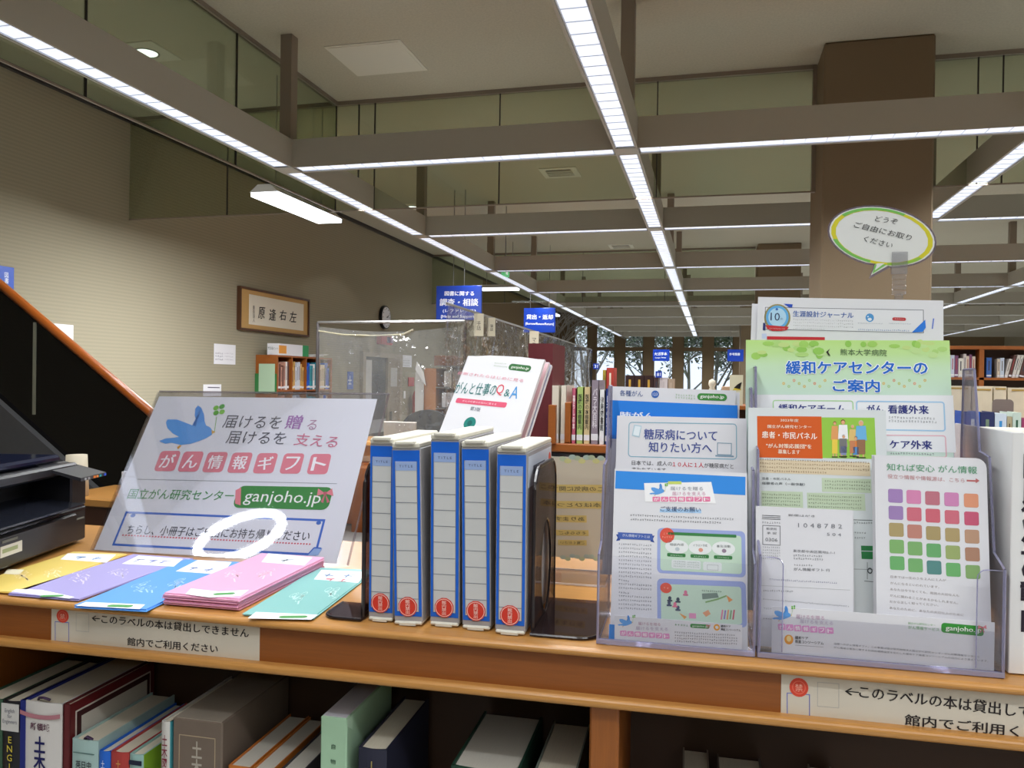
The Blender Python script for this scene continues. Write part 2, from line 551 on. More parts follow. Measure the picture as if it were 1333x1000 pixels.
def ordn(n):
    o = ['first', 'second', 'third', 'fourth', 'fifth', 'sixth', 'seventh', 'eighth', 'ninth', 'tenth', 'eleventh', 'twelfth', 'thirteenth', 'fourteenth', 'fifteenth', 'sixteenth', 'seventeenth', 'eighteenth', 'nineteenth']
    if n < 19: return o[n]
    n += 1
    tens = {2: ('twentieth', 'twenty'), 3: ('thirtieth', 'thirty'), 4: ('fortieth', 'forty'), 5: ('fiftieth', 'fifty')}[n // 10]
    return tens[0] if n % 10 == 0 else tens[1] + '-' + o[n % 10 - 1]

# ------------------------------------------------------------------ the room
XL, XR, YB, YE = -4.97, 8.3, -3.4, 26.2
HC = 3.83
HG = 2.95
box_struct('floor', M_FLOOR, XL - 3.0, XR + 0.2, YB - 0.2, YE + 0.3, -0.1, 0)
box_struct('ceiling', M_CEIL, XL - 0.2, XR + 0.2, YB - 0.2, YE + 0.3, HC, HC + 0.12)
box_struct('wall_left', M_WALL, XL - 0.15, XL, YB, 17.0, 0, HC)
box_struct('wall_left_far', M_BROWN, XL - 0.15, XL, 17.0, YE, 0, HC)
box_struct('wall_right', M_WALL, XR, XR + 0.15, YB, YE, 0, HC)
box_struct('wall_back', M_WALL, XL, XR, YB - 0.15, YB, 0, HC)
box_struct('trim_1', M_DARKMETAL, XL, XL + 0.03, YB, YE, HC - 0.045, HC)          # shadow joint along the ceiling
M_CEILPANEL = mat('ceiling hatch', (214, 211, 196), 0.8)
hatch = struct('trim_2', MB().box(-2.58, -2.03, 4.92, 5.45, HC - 0.006, HC).box(-2.56, -2.05, 4.94, 5.43, HC - 0.009, HC - 0.006), M_CEILPANEL)

# window walls: the end of the hall and a nearer stretch on its side
def window_wall(name, y, x0, x1, spans, ztop, ztr0, ztr1, sill, m, nwin):
    mb = MB()
    t = 0.30
    mb.box(x0, x1, y, y + t, ztop, HC)
    mb.box(x0, x1, y, y + t, 0, sill)
    edges = [x0] + [v for s in spans for v in s] + [x1]
    for i in range(0, len(edges), 2):
        if edges[i + 1] - edges[i] > 0.01:
            mb.box(edges[i], edges[i + 1], y, y + t, sill, ztop)
    struct(name, mb, M_BROWN)
    for a, b in spans:
        w = MB()
        w.box(a, a + 0.025, y + 0.05, y + 0.12, sill, ztop).box(b - 0.025, b, y + 0.05, y + 0.12, sill, ztop)
        w.box(a, b, y + 0.05, y + 0.12, sill, sill + 0.03).box(a, b, y + 0.05, y + 0.12, ztop - 0.03, ztop)
        w.box(a, b, y + 0.0, y + 0.14, ztr0, ztr1)
        nwin += 1
        o = struct('window_%d' % nwin, w, M_BROWN)
        MB().box(a + 0.02, b - 0.02, y + 0.08, y + 0.086, sill + 0.02, ztr0).obj('pane', M_WINGLASS, o)
        MB().box(a + 0.02, b - 0.02, y + 0.08, y + 0.086, ztr1, ztop - 0.02).obj('pane', M_WINGLASS, o)
    return nwin
spans = [(-4.49, -4.02)] + [(-3.74 + 0.94 * k, -3.12 + 0.94 * k) for k in range(0, 12)]
spans = [s for s in spans if s[1] < 1.7]
nw = window_wall('wall_end', YE, XL, XR, spans, 3.42, 2.57, 2.69, 0.45, M_BROWN, 0)

# the square pillars
struct('trim_4', MB().bbox(0.68, 1.345, 5.56, 6.22, 0, HC, 0.012), M_PILLAR)
struct('trim_5', MB().bbox(0.68, 1.345, 13.4, 14.06, 0, HC, 0.012), M_PILLAR)
struct('trim_6', MB().bbox(0.68, 1.345, 21.2, 21.86, 0, HC, 0.012), M_PILLAR)

# smoke-screen glass hanging from the ceiling
ng = 0
def screen(x0, x1, y0, y1, z0, joints, axis):
    """row of hanging glass panes along x or y with thin joints and a head channel"""
    t = thing('glass_smoke_screen', '', 'screen')
    if axis == 'x':
        MB().box(x0, x1, y0 - 0.02, y0 + 0.02, HC - 0.03, HC).obj('head_channel', M_POST, t)
        js = [x0] + joints + [x1]
        for a, b in zip(js, js[1:]):
            MB().box(a + 0.003, b - 0.003, y0 - 0.004, y0 + 0.004, z0, HC - 0.03).obj('pane', M_GLASS, t)
        for j in joints:
            MB().box(j - 0.004, j + 0.004, y0 - 0.006, y0 + 0.006, z0, HC - 0.03).obj('joint', M_DARKMETAL, t)
        MB().box(x0, x1, y0 - 0.006, y0 + 0.006, z0 - 0.01, z0).obj('bottom_edge', M_POST, t)
    else:
        MB().box(x0 - 0.02, x0 + 0.02, y0, y1, HC - 0.03, HC).obj('head_channel', M_POST, t)
        js = [y0] + joints + [y1]
        for a, b in zip(js, js[1:]):
            MB().box(x0 - 0.004, x0 + 0.004, a + 0.003, b - 0.003, z0, HC - 0.03).obj('pane', M_GLASS, t)
        for j in joints:
            MB().box(x0 - 0.006, x0 + 0.006, j - 0.004, j + 0.004, z0, HC - 0.03).obj('joint', M_DARKMETAL, t)
        MB().box(x0 - 0.006, x0 + 0.006, y0, y1, z0 - 0.01, z0).obj('bottom_edge', M_POST, t)
    return t
t = screen(XL, 0.66, 5.95, 5.95, 2.95, [-4.0, -3.0, -2.80, -2.66, -1.62, -0.42], 'x')
tag(t, 'hanging glass smoke screen across the hall between side wall and square pillar')
t = screen(1.36, XR, 5.95, 5.95, 2.95, [1.70, 1.85, 3.0, 4.2, 5.4, 6.6], 'x')
tag(t, 'hanging glass smoke screen continuing beyond the square pillar, behind the speech bubble card')
t = screen(-3.0, -3.0, YB, 5.94, 2.95, [-1.0, 0.9, 2.35, 3.28, 4.55], 'y')
tag(t, 'hanging glass smoke screen running along the aisle beside the beige side wall')
t = screen(XL, 0.66, 13.7, 13.7, 2.95, [-3.6, -2.2, -0.8], 'x')
tag(t, 'hanging glass smoke screen far down the hall, second one across')
box_struct('trim_7', M_POST, 0.655, 0.68, 5.93, 5.97, 2.94, HC)

# ------------------------------------------------------------------ hanging grid of beams with louvred strip lights
RX = [-2.73, -0.51, 1.71, 3.93, 6.15]
CY = [4.73 + 2.48 * k for k in range(-3, 9)]
RAILNAME = ['wall-side', 'middle', 'pillar-side', 'fourth', 'outermost']
ORD = ['first', 'second', 'third', 'fourth', 'fifth', 'sixth', 'seventh', 'eighth', 'ninth', 'tenth', 'eleventh', 'twelfth']
BW, BH, T = 0.07, 0.18, 0.012
DIFF = mat('louvred lamp diffuser', (235, 240, 250), 0.4, emit=(226, 236, 255), estr=STRIP_GLOW)
BLADE = mat('white louvre blade', (200, 206, 214), 0.3)
def channel(x0, x1, y0, y1, axis):
    mb = MB()
    z0, z1 = HG, HG + BH
    if axis == 'y':
        mb.box(x0 - BW, x0 - BW + T, y0, y1, z0, z1).box(x0 + BW - T, x0 + BW, y0, y1, z0, z1).box(x0 - BW + T, x0 + BW - T, y0, y1, z1 - T, z1)
    else:
        mb.box(x0, x1, y0 - BW, y0 - BW + T, z0, z1).box(x0, x1, y0 + BW - T, y0 + BW, z0, z1).box(x0, x1, y0 - BW + T, y0 + BW - T, z1 - T, z1)
    return mb
def strip_light(L, label, loc, rz, group, detail, lit=True):
    t = thing('strip_light', label, 'light', loc, rz, group)
    hw = BW - T - 0.003
    MB().box(-hw, hw, -L / 2, L / 2, 0.010, 0.014).obj('diffuser', DIFF, t)
    if detail:
        n = int(L / 0.11)
        mb = MB()
        for k in range(n + 1):
            y = -L / 2 + k * L / n
            mb.box(-hw, hw, y - 0.001, y + 0.001, 0.0065, 0.010)
        mb.box(-hw, -hw + 0.004, -L / 2, L / 2, 0.003, 0.010).box(hw - 0.004, hw, -L / 2, L / 2, 0.003, 0.010)
        o = mb.obj('louvre', BLADE, t); o['kind'] = 'stuff'
    if not lit: return t
    ld = bpy.data.lights.new('lamp', 'AREA')
    ld.shape = 'RECTANGLE'; ld.size = hw * 2; ld.size_y = L
    ld.energy = STRIP_POWER * L
    ld.color = (0.96, 0.98, 1.0)
    ld.spread = radians(152)
    lo = bpy.data.objects.new('lamp', ld)
    COL.objects.link(lo)
    lo.parent = t
    lo.location = (0, 0, 0.001)
    return t
nt_ = 10
for i, x in enumerate(RX):
    nt_ += 1
    r = struct('trim_%d' % nt_, channel(x, 0, YB, YE, 'y'), M_BEAM)
    for k, y in enumerate(CY):
        px = MB().box(x - 0.04, x + 0.04, y - 0.04, y + 0.04, HG + BH, HC).obj('post', M_POST, r)
        MB().box(x - BW, x + BW, y - BW, y + BW, HG - 0.001, HG + 0.004).obj('crossing_plate', M_BEAM, r)
    for k in range(len(CY) - 1):
        a, b = CY[k] + BW + 0.01, CY[k + 1] - BW - 0.01
        n = k - 2
        where = ('%s bay before the first cross beam' % ('third', 'second', 'last')[k]) if k < 3 else ('%s bay past the first cross beam' % ORD[k - 3])
        strip_light(b - a, 'strip light in the %s rail, %s' % (RAILNAME[i], where), (x, (a + b) / 2, HG), 0,
                    'strip lights along the hall', k < 7, lit=not (i == 0 and k < 2))
for k, y in enumerate(CY):
    nt_ += 1
    mb = MB()
    for i in range(len(RX)):
        x0 = RX[i] + BW; x1 = RX[i + 1] - BW if i + 1 < len(RX) else XR
        c = channel(x0, x1, y, 0, 'x')
        mb.add(c.v, c.f)
    r = struct('trim_%d' % nt_, mb, M_BEAM)
    for i in range(len(RX) - 1):
        a, b = RX[i] + BW + 0.01, RX[i + 1] - BW - 0.01
        nm = '%s cross beam' % ORD[k - 3] if k >= 3 else '%s overhead cross beam' % ('third', 'second', 'last')[k]
        strip_light(b - a, 'strip light in the %s, from %s to %s rail' % (nm, RAILNAME[i], RAILNAME[i + 1]),
                    ((a + b) / 2, y, HG), pi / 2, 'strip lights across the hall', 2 < k < 7, lit=not (i == 0 and k < 2))

# pendant lamps over the side aisle
LAMPW = mat('pendant lamp tube glow', (250, 250, 250), 0.4, emit=(240, 245, 255), estr=2.6)
M_WHITE = mat('white enamel', (225, 225, 222), 0.4)
def pendant(loc, L, rz, label, power):
    t = thing('pendant_lamp', label, 'lamp', loc, rz)
    MB().box(-0.11, 0.11, -L / 2, L / 2, 0, 0.03).obj('diffuser', LAMPW, t)
    MB().prism([(-0.115, 0.03), (0.115, 0.03), (0.05, 0.085), (-0.05, 0.085)], -L / 2 - 0.01, L / 2 + 0.01, 'y').obj('housing', M_WHITE, t)
    for s in (-1, 1):
        MB().tube([(0, s * L * 0.35, 0.085), (0, s * L * 0.35, HC - loc[2])], 0.004, 6).obj('suspension_wire', M_METAL, t)
    ld = bpy.data.lights.new('lamp', 'AREA'); ld.shape = 'RECTANGLE'; ld.size = 0.2; ld.size_y = L; ld.energy = power; ld.color = (0.96, 0.98, 1)
    lo = bpy.data.objects.new('lamp', ld); COL.objects.link(lo); lo.parent = t; lo.location = (0, 0, -0.002)
    return t
pendant((-3.17, 5.68, 2.90), 1.02, 0, 'bright white pendant lamp on thin wires, in front of the bare beige wall', 150)
pendant((-3.4, 12.6, 3.05), 0.62, pi / 2, 'white pendant lamp behind the blue sign of two white lines, far down the aisle', 10)
pendant((-3.53, 17.5, 3.05), 1.12, 0, 'white pendant lamp farthest along the side aisle', 12)

# glow of an added ring overhead, there only for the board's ring of glare
RINGGLOW = mat('added ring glow', (250, 250, 250), 0.4, emit=(245, 248, 255), estr=22.0)

def downlight(x, y, label):
    t = thing('downlight', label, 'light', (x, y, HC))
    MB().box(-0.16, 0.16, -0.16, 0.16, -0.008, 0).obj('plate', M_CEILPANEL, t)
    MB().lathe([(0.075, -0.012), (0.085, -0.012), (0.085, -0.006)], n=20).obj('trim_ring', M_METAL, t)
    MB().lathe([(0.0, -0.011), (0.07, -0.011), (0.07, -0.006)], n=20).obj('bulb', LAMPW, t)
    ld = bpy.data.lights.new('lamp', 'SPOT'); ld.energy = 12; ld.spot_size = radians(110); ld.shadow_soft_size = 0.06
    lo = bpy.data.objects.new('lamp', ld); COL.objects.link(lo); lo.parent = t; lo.location = (0, 0, -0.03)
downlight(-3.83, 4.74, 'small round downlight in a square plate seen through the aisle glass')
downlight(-3.83, 9.77, 'small round downlight in the ceiling between wall-side rail and beige wall')

def vent(x, y, label):
    t = thing('ceiling_vent', label, 'vent', (x, y, HC))
    MB().box(-0.2, 0.2, -0.2, 0.2, -0.008, 0).obj('frame', M_CEILPANEL, t)
    MB().box(-0.13, 0.13, -0.13, 0.13, -0.010, -0.006).obj('recess', M_DARKMETAL, t)
    for k in range(4):
        MB().box(-0.14, 0.14, -0.11 + k * 0.065, -0.085 + k * 0.065, -0.02, -0.008).obj('slat', M_CEILPANEL, t)
vent(-1.62, 8.45, 'square slatted ceiling vent beyond the second cross beam')
vent(-1.5, 13.3, 'square slatted ceiling vent beyond the third cross beam')
t = thing('exit_sign', 'small green exit sign hanging above the wall-side rail lights', 'sign', (-2.62, 10.0, 2.93))
MB().box(-0.02, 0.02, -0.13, 0.13, 0, 0.13).obj('lightbox', mat('exit green', (60, 150, 90), 0.4, emit=(120, 220, 150), estr=0.5), t)
MB().box(-0.021, 0.021, -0.05, 0.04, 0.02, 0.11).obj('pictogram', mat('exit white', (230, 240, 235), 0.4, emit=(230, 240, 235), estr=0.5), t)
MB().tube([(0, 0, 0.13), (0, 0, HC - 2.93)], 0.006, 6).obj('hanger', M_METAL, t)

# ------------------------------------------------------------------ outside: slope with bare and leafy trees
struct('floor_outside', MB().box(-30, 34, YE + 0.32, 60, -0.4, -0.15), mat('winter grass', (120, 126, 84), 0.95, noise=0.3, nscale=3))
BARK = mat('grey bark', (176, 172, 166), 0.9, noise=0.2)
LEAF = [mat('leaf olive', (138, 152, 122), 0.7), mat('leaf pale', (196, 206, 196), 0.7), mat('leaf dark', (92, 112, 104), 0.7)]
def tree(x, y, h, seed, leafy, label, k=0):
    rnd = random.Random(seed)
    t = thing('tree', label, 'tree', (x, y, -0.2), group='trees outside the end windows')
    mb = MB()
    tips = []
    def branch(p, d, L, r, dep):
        q = p + d * L
        mb.tube([p, (p + q) / 2 + Vector((rnd.uniform(-.1, .1), rnd.uniform(-.1, .1), 0)) * L * .4, q], [r, r * .85, r * .65], 5, cap=False)
        if dep == 0:
            tips.append(q); return
        for k in range(4 if dep < 3 else 5):
            a = rnd.uniform(0, 2 * pi)
            nd = (d + Vector((cos(a), sin(a), rnd.uniform(-0.1, 0.5))) * rnd.uniform(0.6, 1.1)).normalized()
            branch(p + d * L * rnd.uniform(0.35, 1), nd, L * rnd.uniform(0.5, 0.8), r * 0.5, dep - 1)
    branch(Vector((0, 0, 0)), Vector((0, 0, 1)), h * 0.45, 0.085, 4)
    mb.obj('trunk', BARK, t)
    if leafy:
        lf = MB()
        for q in tips:
            for k in range(leafy * 5):
                c = q + Vector((rnd.gauss(0, .35), rnd.gauss(0, .35), rnd.gauss(0, .35)))
                a, b = rnd.uniform(0, pi), rnd.uniform(-1, 1)
                u = Vector((cos(a), sin(a), b)).normalized() * 0.09; v = u.cross(Vector((0.3, 0.5, 1))).normalized() * 0.05
                lf.add([c - u, c + v, c + u, c - v], [(0, 1, 2, 3)], rnd.randrange(3))
        o = lf.obj('foliage', LEAF, t); o['kind'] = 'stuff'
for i, (x, y, h, lf) in enumerate([(-4.6, 29.5, 6, 0), (-2.2, 30.5, 6, 2), (0.2, 31, 6.5, 3), (2.6, 30, 6, 4), (5.2, 31, 6, 3), (-7.6, 27, 6.5, 0), (-5.4, 24.8, 5.5, 0), (8, 31, 6, 3), (-1.0, 35, 7, 3)]):
    tree(x, y, h, 30 + i, lf, ('bare grey-branched tree outside the tall windows, %s in planting order' if not lf else 'pale leafy tree outside the tall windows, %s in planting order') % ordn(i))

# ------------------------------------------------------------------ books
def book_parts(t, w, h, d, cover_m, spine_rgb=None, lean=0, r=0.0, cov=0.003, pages_m=None, rounded=True):
    """hard-cover book, spine towards -y; origin at the middle of the spine's foot"""
    mb = MB()
    if rounded and w > 0.015:
        n = 6
        prof = [(-w / 2 + w * k / n, -0.004 * sin(pi * k / n)) for k in range(n + 1)]
    else:
        prof = [(-w / 2, 0), (w / 2, 0)]
    inner = [(x * (w / 2 - cov) / (w / 2), y + cov) for x, y in prof]
    poly = prof + [(w / 2, d), (w / 2 - cov, d)] + inner[::-1] + [(-w / 2 + cov, d), (-w / 2, d)]
    # spine wall and two boards as three convex pieces
    k = len(prof)
    for i in range(k - 1):
        mb.prism([prof[i], prof[i + 1], inner[i + 1], inner[i]], 0, h, 'z')
    mb.box(-w / 2, -w / 2 + cov, 0.0, d, 0, h).box(w / 2 - cov, w / 2, 0.0, d, 0, h)
    c = mb.obj('cover', cover_m, t)
    p = MB().box(-w / 2 + cov, w / 2 - cov, cov, d - 0.004, 0.003, h - 0.004).obj('pages', pages_m or M_PAGES, t)
    return c, p

def small_book(w, h, d, rgb):
    mb = MB()
    mb.box(-w / 2, w / 2, 0, 0.003, 0, h).box(-w / 2, -w / 2 + 0.002, 0.003, d, 0, h).box(w / 2 - 0.002, w / 2, 0.003, d, 0, h)
    mb.box(-w / 2 + 0.002, w / 2 - 0.002, 0.003, d - 0.003, 0.002, h - 0.003, 1)
    # printed band and title strip on the spine
    mb.box(-w / 2 * 0.98, w / 2 * 0.98, -0.0006, 0, h * 0.06, h * 0.14, 2)
    mb.box(-w * 0.12, w * 0.12, -0.0006, 0, h * 0.35, h * 0.85, 3)
    return mb

def put_small(x, y, z, w, h, d, rgb, label, group, title=(60, 60, 70), tilt=0.0, rz=0.0, F=False):
    mb = small_book(w, h, d, rgb)
    o = mb.obj('book', [ink(rgb), M_PAGES, M_PAPER, ink(title)])
    m = Matrix.Translation((x, y, z)) @ Matrix.Rotation(rz, 4, 'Z') @ Matrix.Rotation(tilt, 4, 'Y')
    o.matrix_world = (FROT @ m) if F else m
    return tag(o, label, 'book', group)

# ------------------------------------------------------------------ side wall things (x = XL)
WX = XL + 0.002
def wall_plane(y, z):
    # facing +x: across runs along +y seen from the hall, so U = -y ... text reads towards -y? seen from +x, across is +y to the viewer's side
    return Vector((WX, y, z)), Vector((0, 1, 0)), Vector((0, 0, 1))

def wall_card(name, label, cat, y0, y1, z0, z1, thick=0.003, m=None):
    O, U, V = wall_plane((y0 + y1) / 2, z0)
    O = O + Vector((thick, 0, 0))
    return sheet(name, label, cat, O, U, V, y1 - y0, z1 - z0, thick, m)

# framed calligraphy
t = thing('framed_calligraphy', 'wide wooden frame with four brushed black characters on the beige wall', 'picture', (XL, 8.35, 2.08))
t.matrix_world = basis((XL + 0.045, 8.35, 2.09), (0, 1, 0), (0, 0, 1))
W, H = 1.52, 0.47
M_FRAME = mat('dark walnut frame', (82, 52, 32), 0.4)
M_MOUNT = mat('gold brown mount', (188, 150, 92), 0.7, noise=0.05)
fr = MB()
fr.box(-W / 2, W / 2, 0, 0.045, 0, 0.022).box(-W / 2, W / 2, 0, 0.045, H - 0.022, H).box(-W / 2, -W / 2 + 0.022, 0, 0.045, 0.022, H - 0.022).box(W / 2 - 0.022, W / 2, 0, 0.045, 0.022, H - 0.022)
fr.obj('frame', M_FRAME, t)
MB().box(-W / 2 + 0.02, W / 2 - 0.02, 0.018, 0.022, 0.02, H - 0.02).obj('mount', M_MOUNT, t)
MB().box(-W / 2 + 0.19, W / 2 - 0.13, 0.015, 0.018, 0.07, H - 0.07).obj('paper', mat('aged paper', (222, 216, 200), 0.8), t)
P = Print(Vector((XL + 0.045 - 0.014, 8.35, 2.09)), (0, 1, 0), (0, 0, 1), zoomconv(270, 350, 4.7615))
for ch, x, y, h in (('原', 336, 274, 72), ('逢', 403, 285, 72), ('右', 468, 288, 62), ('左', 530, 298, 66)):
    P.text(ch, (x - 22, y - 2), (x + 22, y + 2), h, (40, 36, 34), bold=0.015, shear=0.15)
P.text('書\n斎\n道\n人', (281, 279), (294, 280), 105, (70, 66, 60))
o = P.build(t, 'calligraphy')
o.location = (0, 0.014, 0)

o, P = wall_card('notice', 'white notice with three short lines, hung beside the wooden pigeonhole cabinet', 'notice', 7.19, 7.57, 1.71, 1.92)
P.conv = zoomconv(270, 350, 4.7615)
for k in range(3):
    P.fine((48, 522 + k * 19), (98, 525 + k * 19), 12, (50, 50, 90), seed=k)
    P.fine((106, 524 + k * 19), (160, 527 + k * 19), 9, (150, 150, 165), seed=k)
P.build(o)
o, P = wall_card('notice', 'small white notice with a dark line just above the big bird board', 'notice', 7.02, 7.32, 1.38, 1.50)
P.conv = zoomconv(270, 350, 4.7615)
P.rect((2, 735), (76, 737), 6, (70, 60, 80)); P.build(o)
o, P = wall_card('notice', 'blank white paper taped to the wall above the stair handrail', 'notice', 5.08, 5.33, 1.70, 1.98)
o, P = wall_card('wall_sign', 'blue wall sign with white letters above the top of the handrail', 'sign', 4.4, 4.76, 2.12, 2.36, 0.01, mat('sign blue', (22, 72, 172), 0.4))
P.conv = zoomconv(0, 320, 4.1667)
P.text('図\n書', (24, 174), (46, 176), 60, (240, 244, 250)); P.build(o)
o, P = wall_card('wall_sign', 'narrow blue upright sign beside the door in the wall', 'sign', 10.28, 10.46, 1.42, 1.67, 0.008, mat('sign blue pale', (70, 100, 180), 0.5))
P.conv = zoomconv(270, 350, 4.7615)
P.fine((874, 690), (894, 690), 60, (220, 226, 240)); P.build(o)
o, P = wall_card('notice', 'white notice with lines hung between door and red extinguisher box', 'notice', 12.28, 12.74, 1.77, 1.97)
P.conv = zoomconv(460, 440, 3.569)
for k in range(3): P.fine((224, 105 + k * 11), (262, 106 + k * 11), 6, (90, 90, 90), seed=k)
P.build(o)

t = thing('wall_clock', 'round white wall clock with dark rim high above the door', 'clock')
t.matrix_world = basis((XL + 0.05, 11.52, 2.35), (0, 1, 0), (0, 0, 1))
cl = MB(); n = 28
cl.prism([(0.18 * cos(2 * pi * k / n), 0.175 + 0.18 * sin(2 * pi * k / n)) for k in range(n)], 0.0, 0.048, 'y')
cl.obj('rim', M_BLACK, t)
MB().prism([(0.162 * cos(2 * pi * k / n), 0.175 + 0.162 * sin(2 * pi * k / n)) for k in range(n)], -0.004, 0.0, 'y').obj('dial', M_PAPER, t)
hd = MB()
for k in range(12):
    a = 2 * pi * k / 12
    cx, cz = 0.135 * sin(a), 0.175 + 0.135 * cos(a)
    hd.box(cx - 0.006, cx + 0.006, -0.006, -0.004, cz - 0.01, cz + 0.01)
hd.obj('numerals', M_BLACK, t)
def hand(a, L, w):
    m = MB()
    dx, dz = sin(a), cos(a)
    m.prism([(-dz * w, 0.175 + dx * w), (dz * w, 0.175 - dx * w), (dx * L + dz * w * .5, 0.175 + dz * L - dx * w * .5), (dx * L - dz * w * .5, 0.175 + dz * L + dx * w * .5)], -0.009, -0.007, 'y')
    return m
hand(radians(80), 0.08, 0.007).obj('hour_hand', M_BLACK, t)
hand(radians(65), 0.12, 0.005).obj('minute_hand', M_BLACK, t)

t = thing('alarm_lamp', 'red emergency alarm lamp box on the wall under the clock', 'alarm')
t.matrix_world = basis((XL + 0.09, 11.48, 2.10), (0, 1, 0), (0, 0, 1))
M_RED = mat('signal red', (176, 34, 38), 0.4)
MB().bbox(-0.22, 0.22, 0, 0.09, 0, 0.14, 0.01).obj('housing', M_RED, t)
MB().bbox(-0.02, 0.10, -0.012, 0.0, 0.03, 0.12, 0.01).obj('lamp', mat('alarm dark lens', (70, 40, 90), 0.2), t)
MB().bbox(0.13, 0.20, -0.008, 0.0, 0.03, 0.12, 0.01).obj('strobe', mat('alarm pale lens', (190, 170, 190), 0.2), t)

# door in the side wall
M_DFRAME = mat('door frame beige', (150, 138, 118), 0.5)
M_DLEAF = mat('door leaf', (132, 118, 98), 0.5)
d = struct('door_1', MB().box(XL - 0.0, XL + 0.05, 10.70, 10.80, 0, 1.97).box(XL, XL + 0.05, 12.12, 12.22, 0, 1.97).box(XL, XL + 0.05, 10.80, 12.12, 1.90, 1.97), M_DFRAME)
MB().box(XL + 0.001, XL + 0.012, 10.80, 11.62, 0, 1.90).obj('dark_opening', mat('dim corridor', (52, 50, 50), 0.8), d)
MB().box(XL + 0.012, XL + 0.05, 11.62, 12.12, 0, 1.90).obj('leaf', M_DLEAF, d)
MB().box(XL + 0.050, XL + 0.056, 11.72, 11.98, 1.45, 1.75).obj('notice_sheet', mat('grey notice', (172, 168, 162), 0.6), d)
MB().box(XL + 0.012, XL + 0.03, 10.82, 11.05, 0.9, 1.85).obj('paper_strip', mat('pale paper strip', (190, 188, 184), 0.7), d)
MB().box(XL + 0.012, XL + 0.03, 10.84, 11.60, 0.75, 0.95).obj('low_ledge', mat('ledge grey', (150, 148, 145), 0.6), d)
MB().bbox(XL + 0.05, XL + 0.09, 11.70, 11.72, 0.92, 1.06, 0.004).obj('handle', M_METAL, d)
o = MB().box(-0.04, 0.04, 0, 0.012, 0, 0.12).obj('light_switch', M_WHITE); o.matrix_world = basis((XL + 0.012, 12.42, 1.25), (0, 1, 0), (0, 0, 1)); tag(o, 'small beige switch plate on the wall beside the door', 'switch')
t = thing('fire_extinguisher', 'red fire extinguisher with its sign standing by the wall past the door', 'extinguisher', (XL + 0.14, 12.7, 0))
mb = MB().box(-0.13, -0.12, -0.13, 0.13, 1.45, 1.60)
mb.obj('sign_plate', M_RED, t)
MB().lathe([(0, 0.86), (0.09, 0.86), (0.095, 0.9), (0.095, 1.28), (0.07, 1.36), (0.03, 1.40), (0.0, 1.40)], n=14).obj('cylinder', M_RED, t, smooth=True)
MB().bbox(-0.02, 0.02, -0.06, 0.04, 1.40, 1.46, 0.004).obj('valve', M_BLACK, t)
MB().box(-0.1, 0.1, -0.1, 0.1, 0, 0.86).obj('stand', M_DLEAF, t)
MB().tube([(0.03, 0.04, 1.42), (0.08, 0.1, 1.35), (0.09, 0.1, 1.0)], 0.012, 6).obj('hose', M_BLACK, t)

# wooden pigeonhole cabinet against the side wall
t = thing('pigeonhole_cabinet', 'orange wooden pigeonhole cabinet with files, under the framed calligraphy', 'cabinet', (XL, 7.97, 0))
Y1 = 1.32; DX = 0.27; ZT = 1.83
MB().box(0, DX, 0, 0.02, 0, ZT).obj('side_panel', M_WOODX, t)
MB().box(0, DX, Y1 - 0.02, Y1, 0, ZT).obj('side_panel', M_WOODX, t)
MB().box(0, 0.01, 0.02, Y1 - 0.02, 0, ZT).obj('back_panel', M_DARKIN, t)
MB().box(0, DX, 0.02, Y1 - 0.02, ZT - 0.02, ZT).obj('top_board', M_WOODX, t)
for z in (0.05, 0.45, 0.85, 1.12, 1.42):
    MB().box(0.01, DX, 0.02, Y1 - 0.02, z, z + 0.018).obj('shelf_board', M_WOODX, t)
for k in range(1, 4):
    MB().box(0.01, DX - 0.002, k * Y1 / 4 - 0.009, k * Y1 / 4 + 0.009, 0.87, ZT - 0.02).obj('divider', M_WOODX, t)
FC = [(222, 220, 215), (190, 140, 120), (110, 70, 60), (206, 160, 90), (200, 204, 214), (150, 160, 180), (230, 230, 228), (40, 130, 150), (60, 160, 170), (30, 90, 200), (80, 70, 60), (210, 190, 160)]
rnd = random.Random(3)
fcount = {}
for row, z in ((0, 1.438), (1, 1.138)):
    for b in range(4):
        y = b * Y1 / 4 + 0.03
        while y < (b + 1) * Y1 / 4 - 0.05:
            w = rnd.uniform(0.028, 0.05)
            h = rnd.uniform(0.26, 0.33) if row == 0 else rnd.uniform(0.16, 0.24)
            rgb = FC[(b * 3 + rnd.randrange(3)) % 12] if not (row == 0 and b == 2) else rnd.choice(FC[6:10])
            FN = ['white', 'tan-pink', 'dark brown', 'yellow-brown', 'pale grey', 'grey-blue', 'off-white', 'teal', 'turquoise', 'bright blue', 'olive grey', 'beige']
            nf = fcount.get((row, b), 0); fcount[row, b] = nf + 1
            put_small(XL + DX - 0.02, 7.97 + y + w / 2, z, w * 0.94, h, 0.22, rgb, '%s file, %s in the %s pigeonhole of the %s row' % (FN[FC.index(rgb)], ordn(nf), ordn(b), ('upper', 'lower')[row]), 'files in the pigeonhole cabinet', rz=pi / 2)
            y += w
def small_box(name, label, cat, c, s, m, F=False, rz=0.0, group=None):
    o = MB().bbox(-s[0] / 2, s[0] / 2, -s[1] / 2, s[1] / 2, 0, s[2], min(s) * 0.06).obj(name, m)
    place(o, c, rz, F)
    return tag(o, label, cat, group)
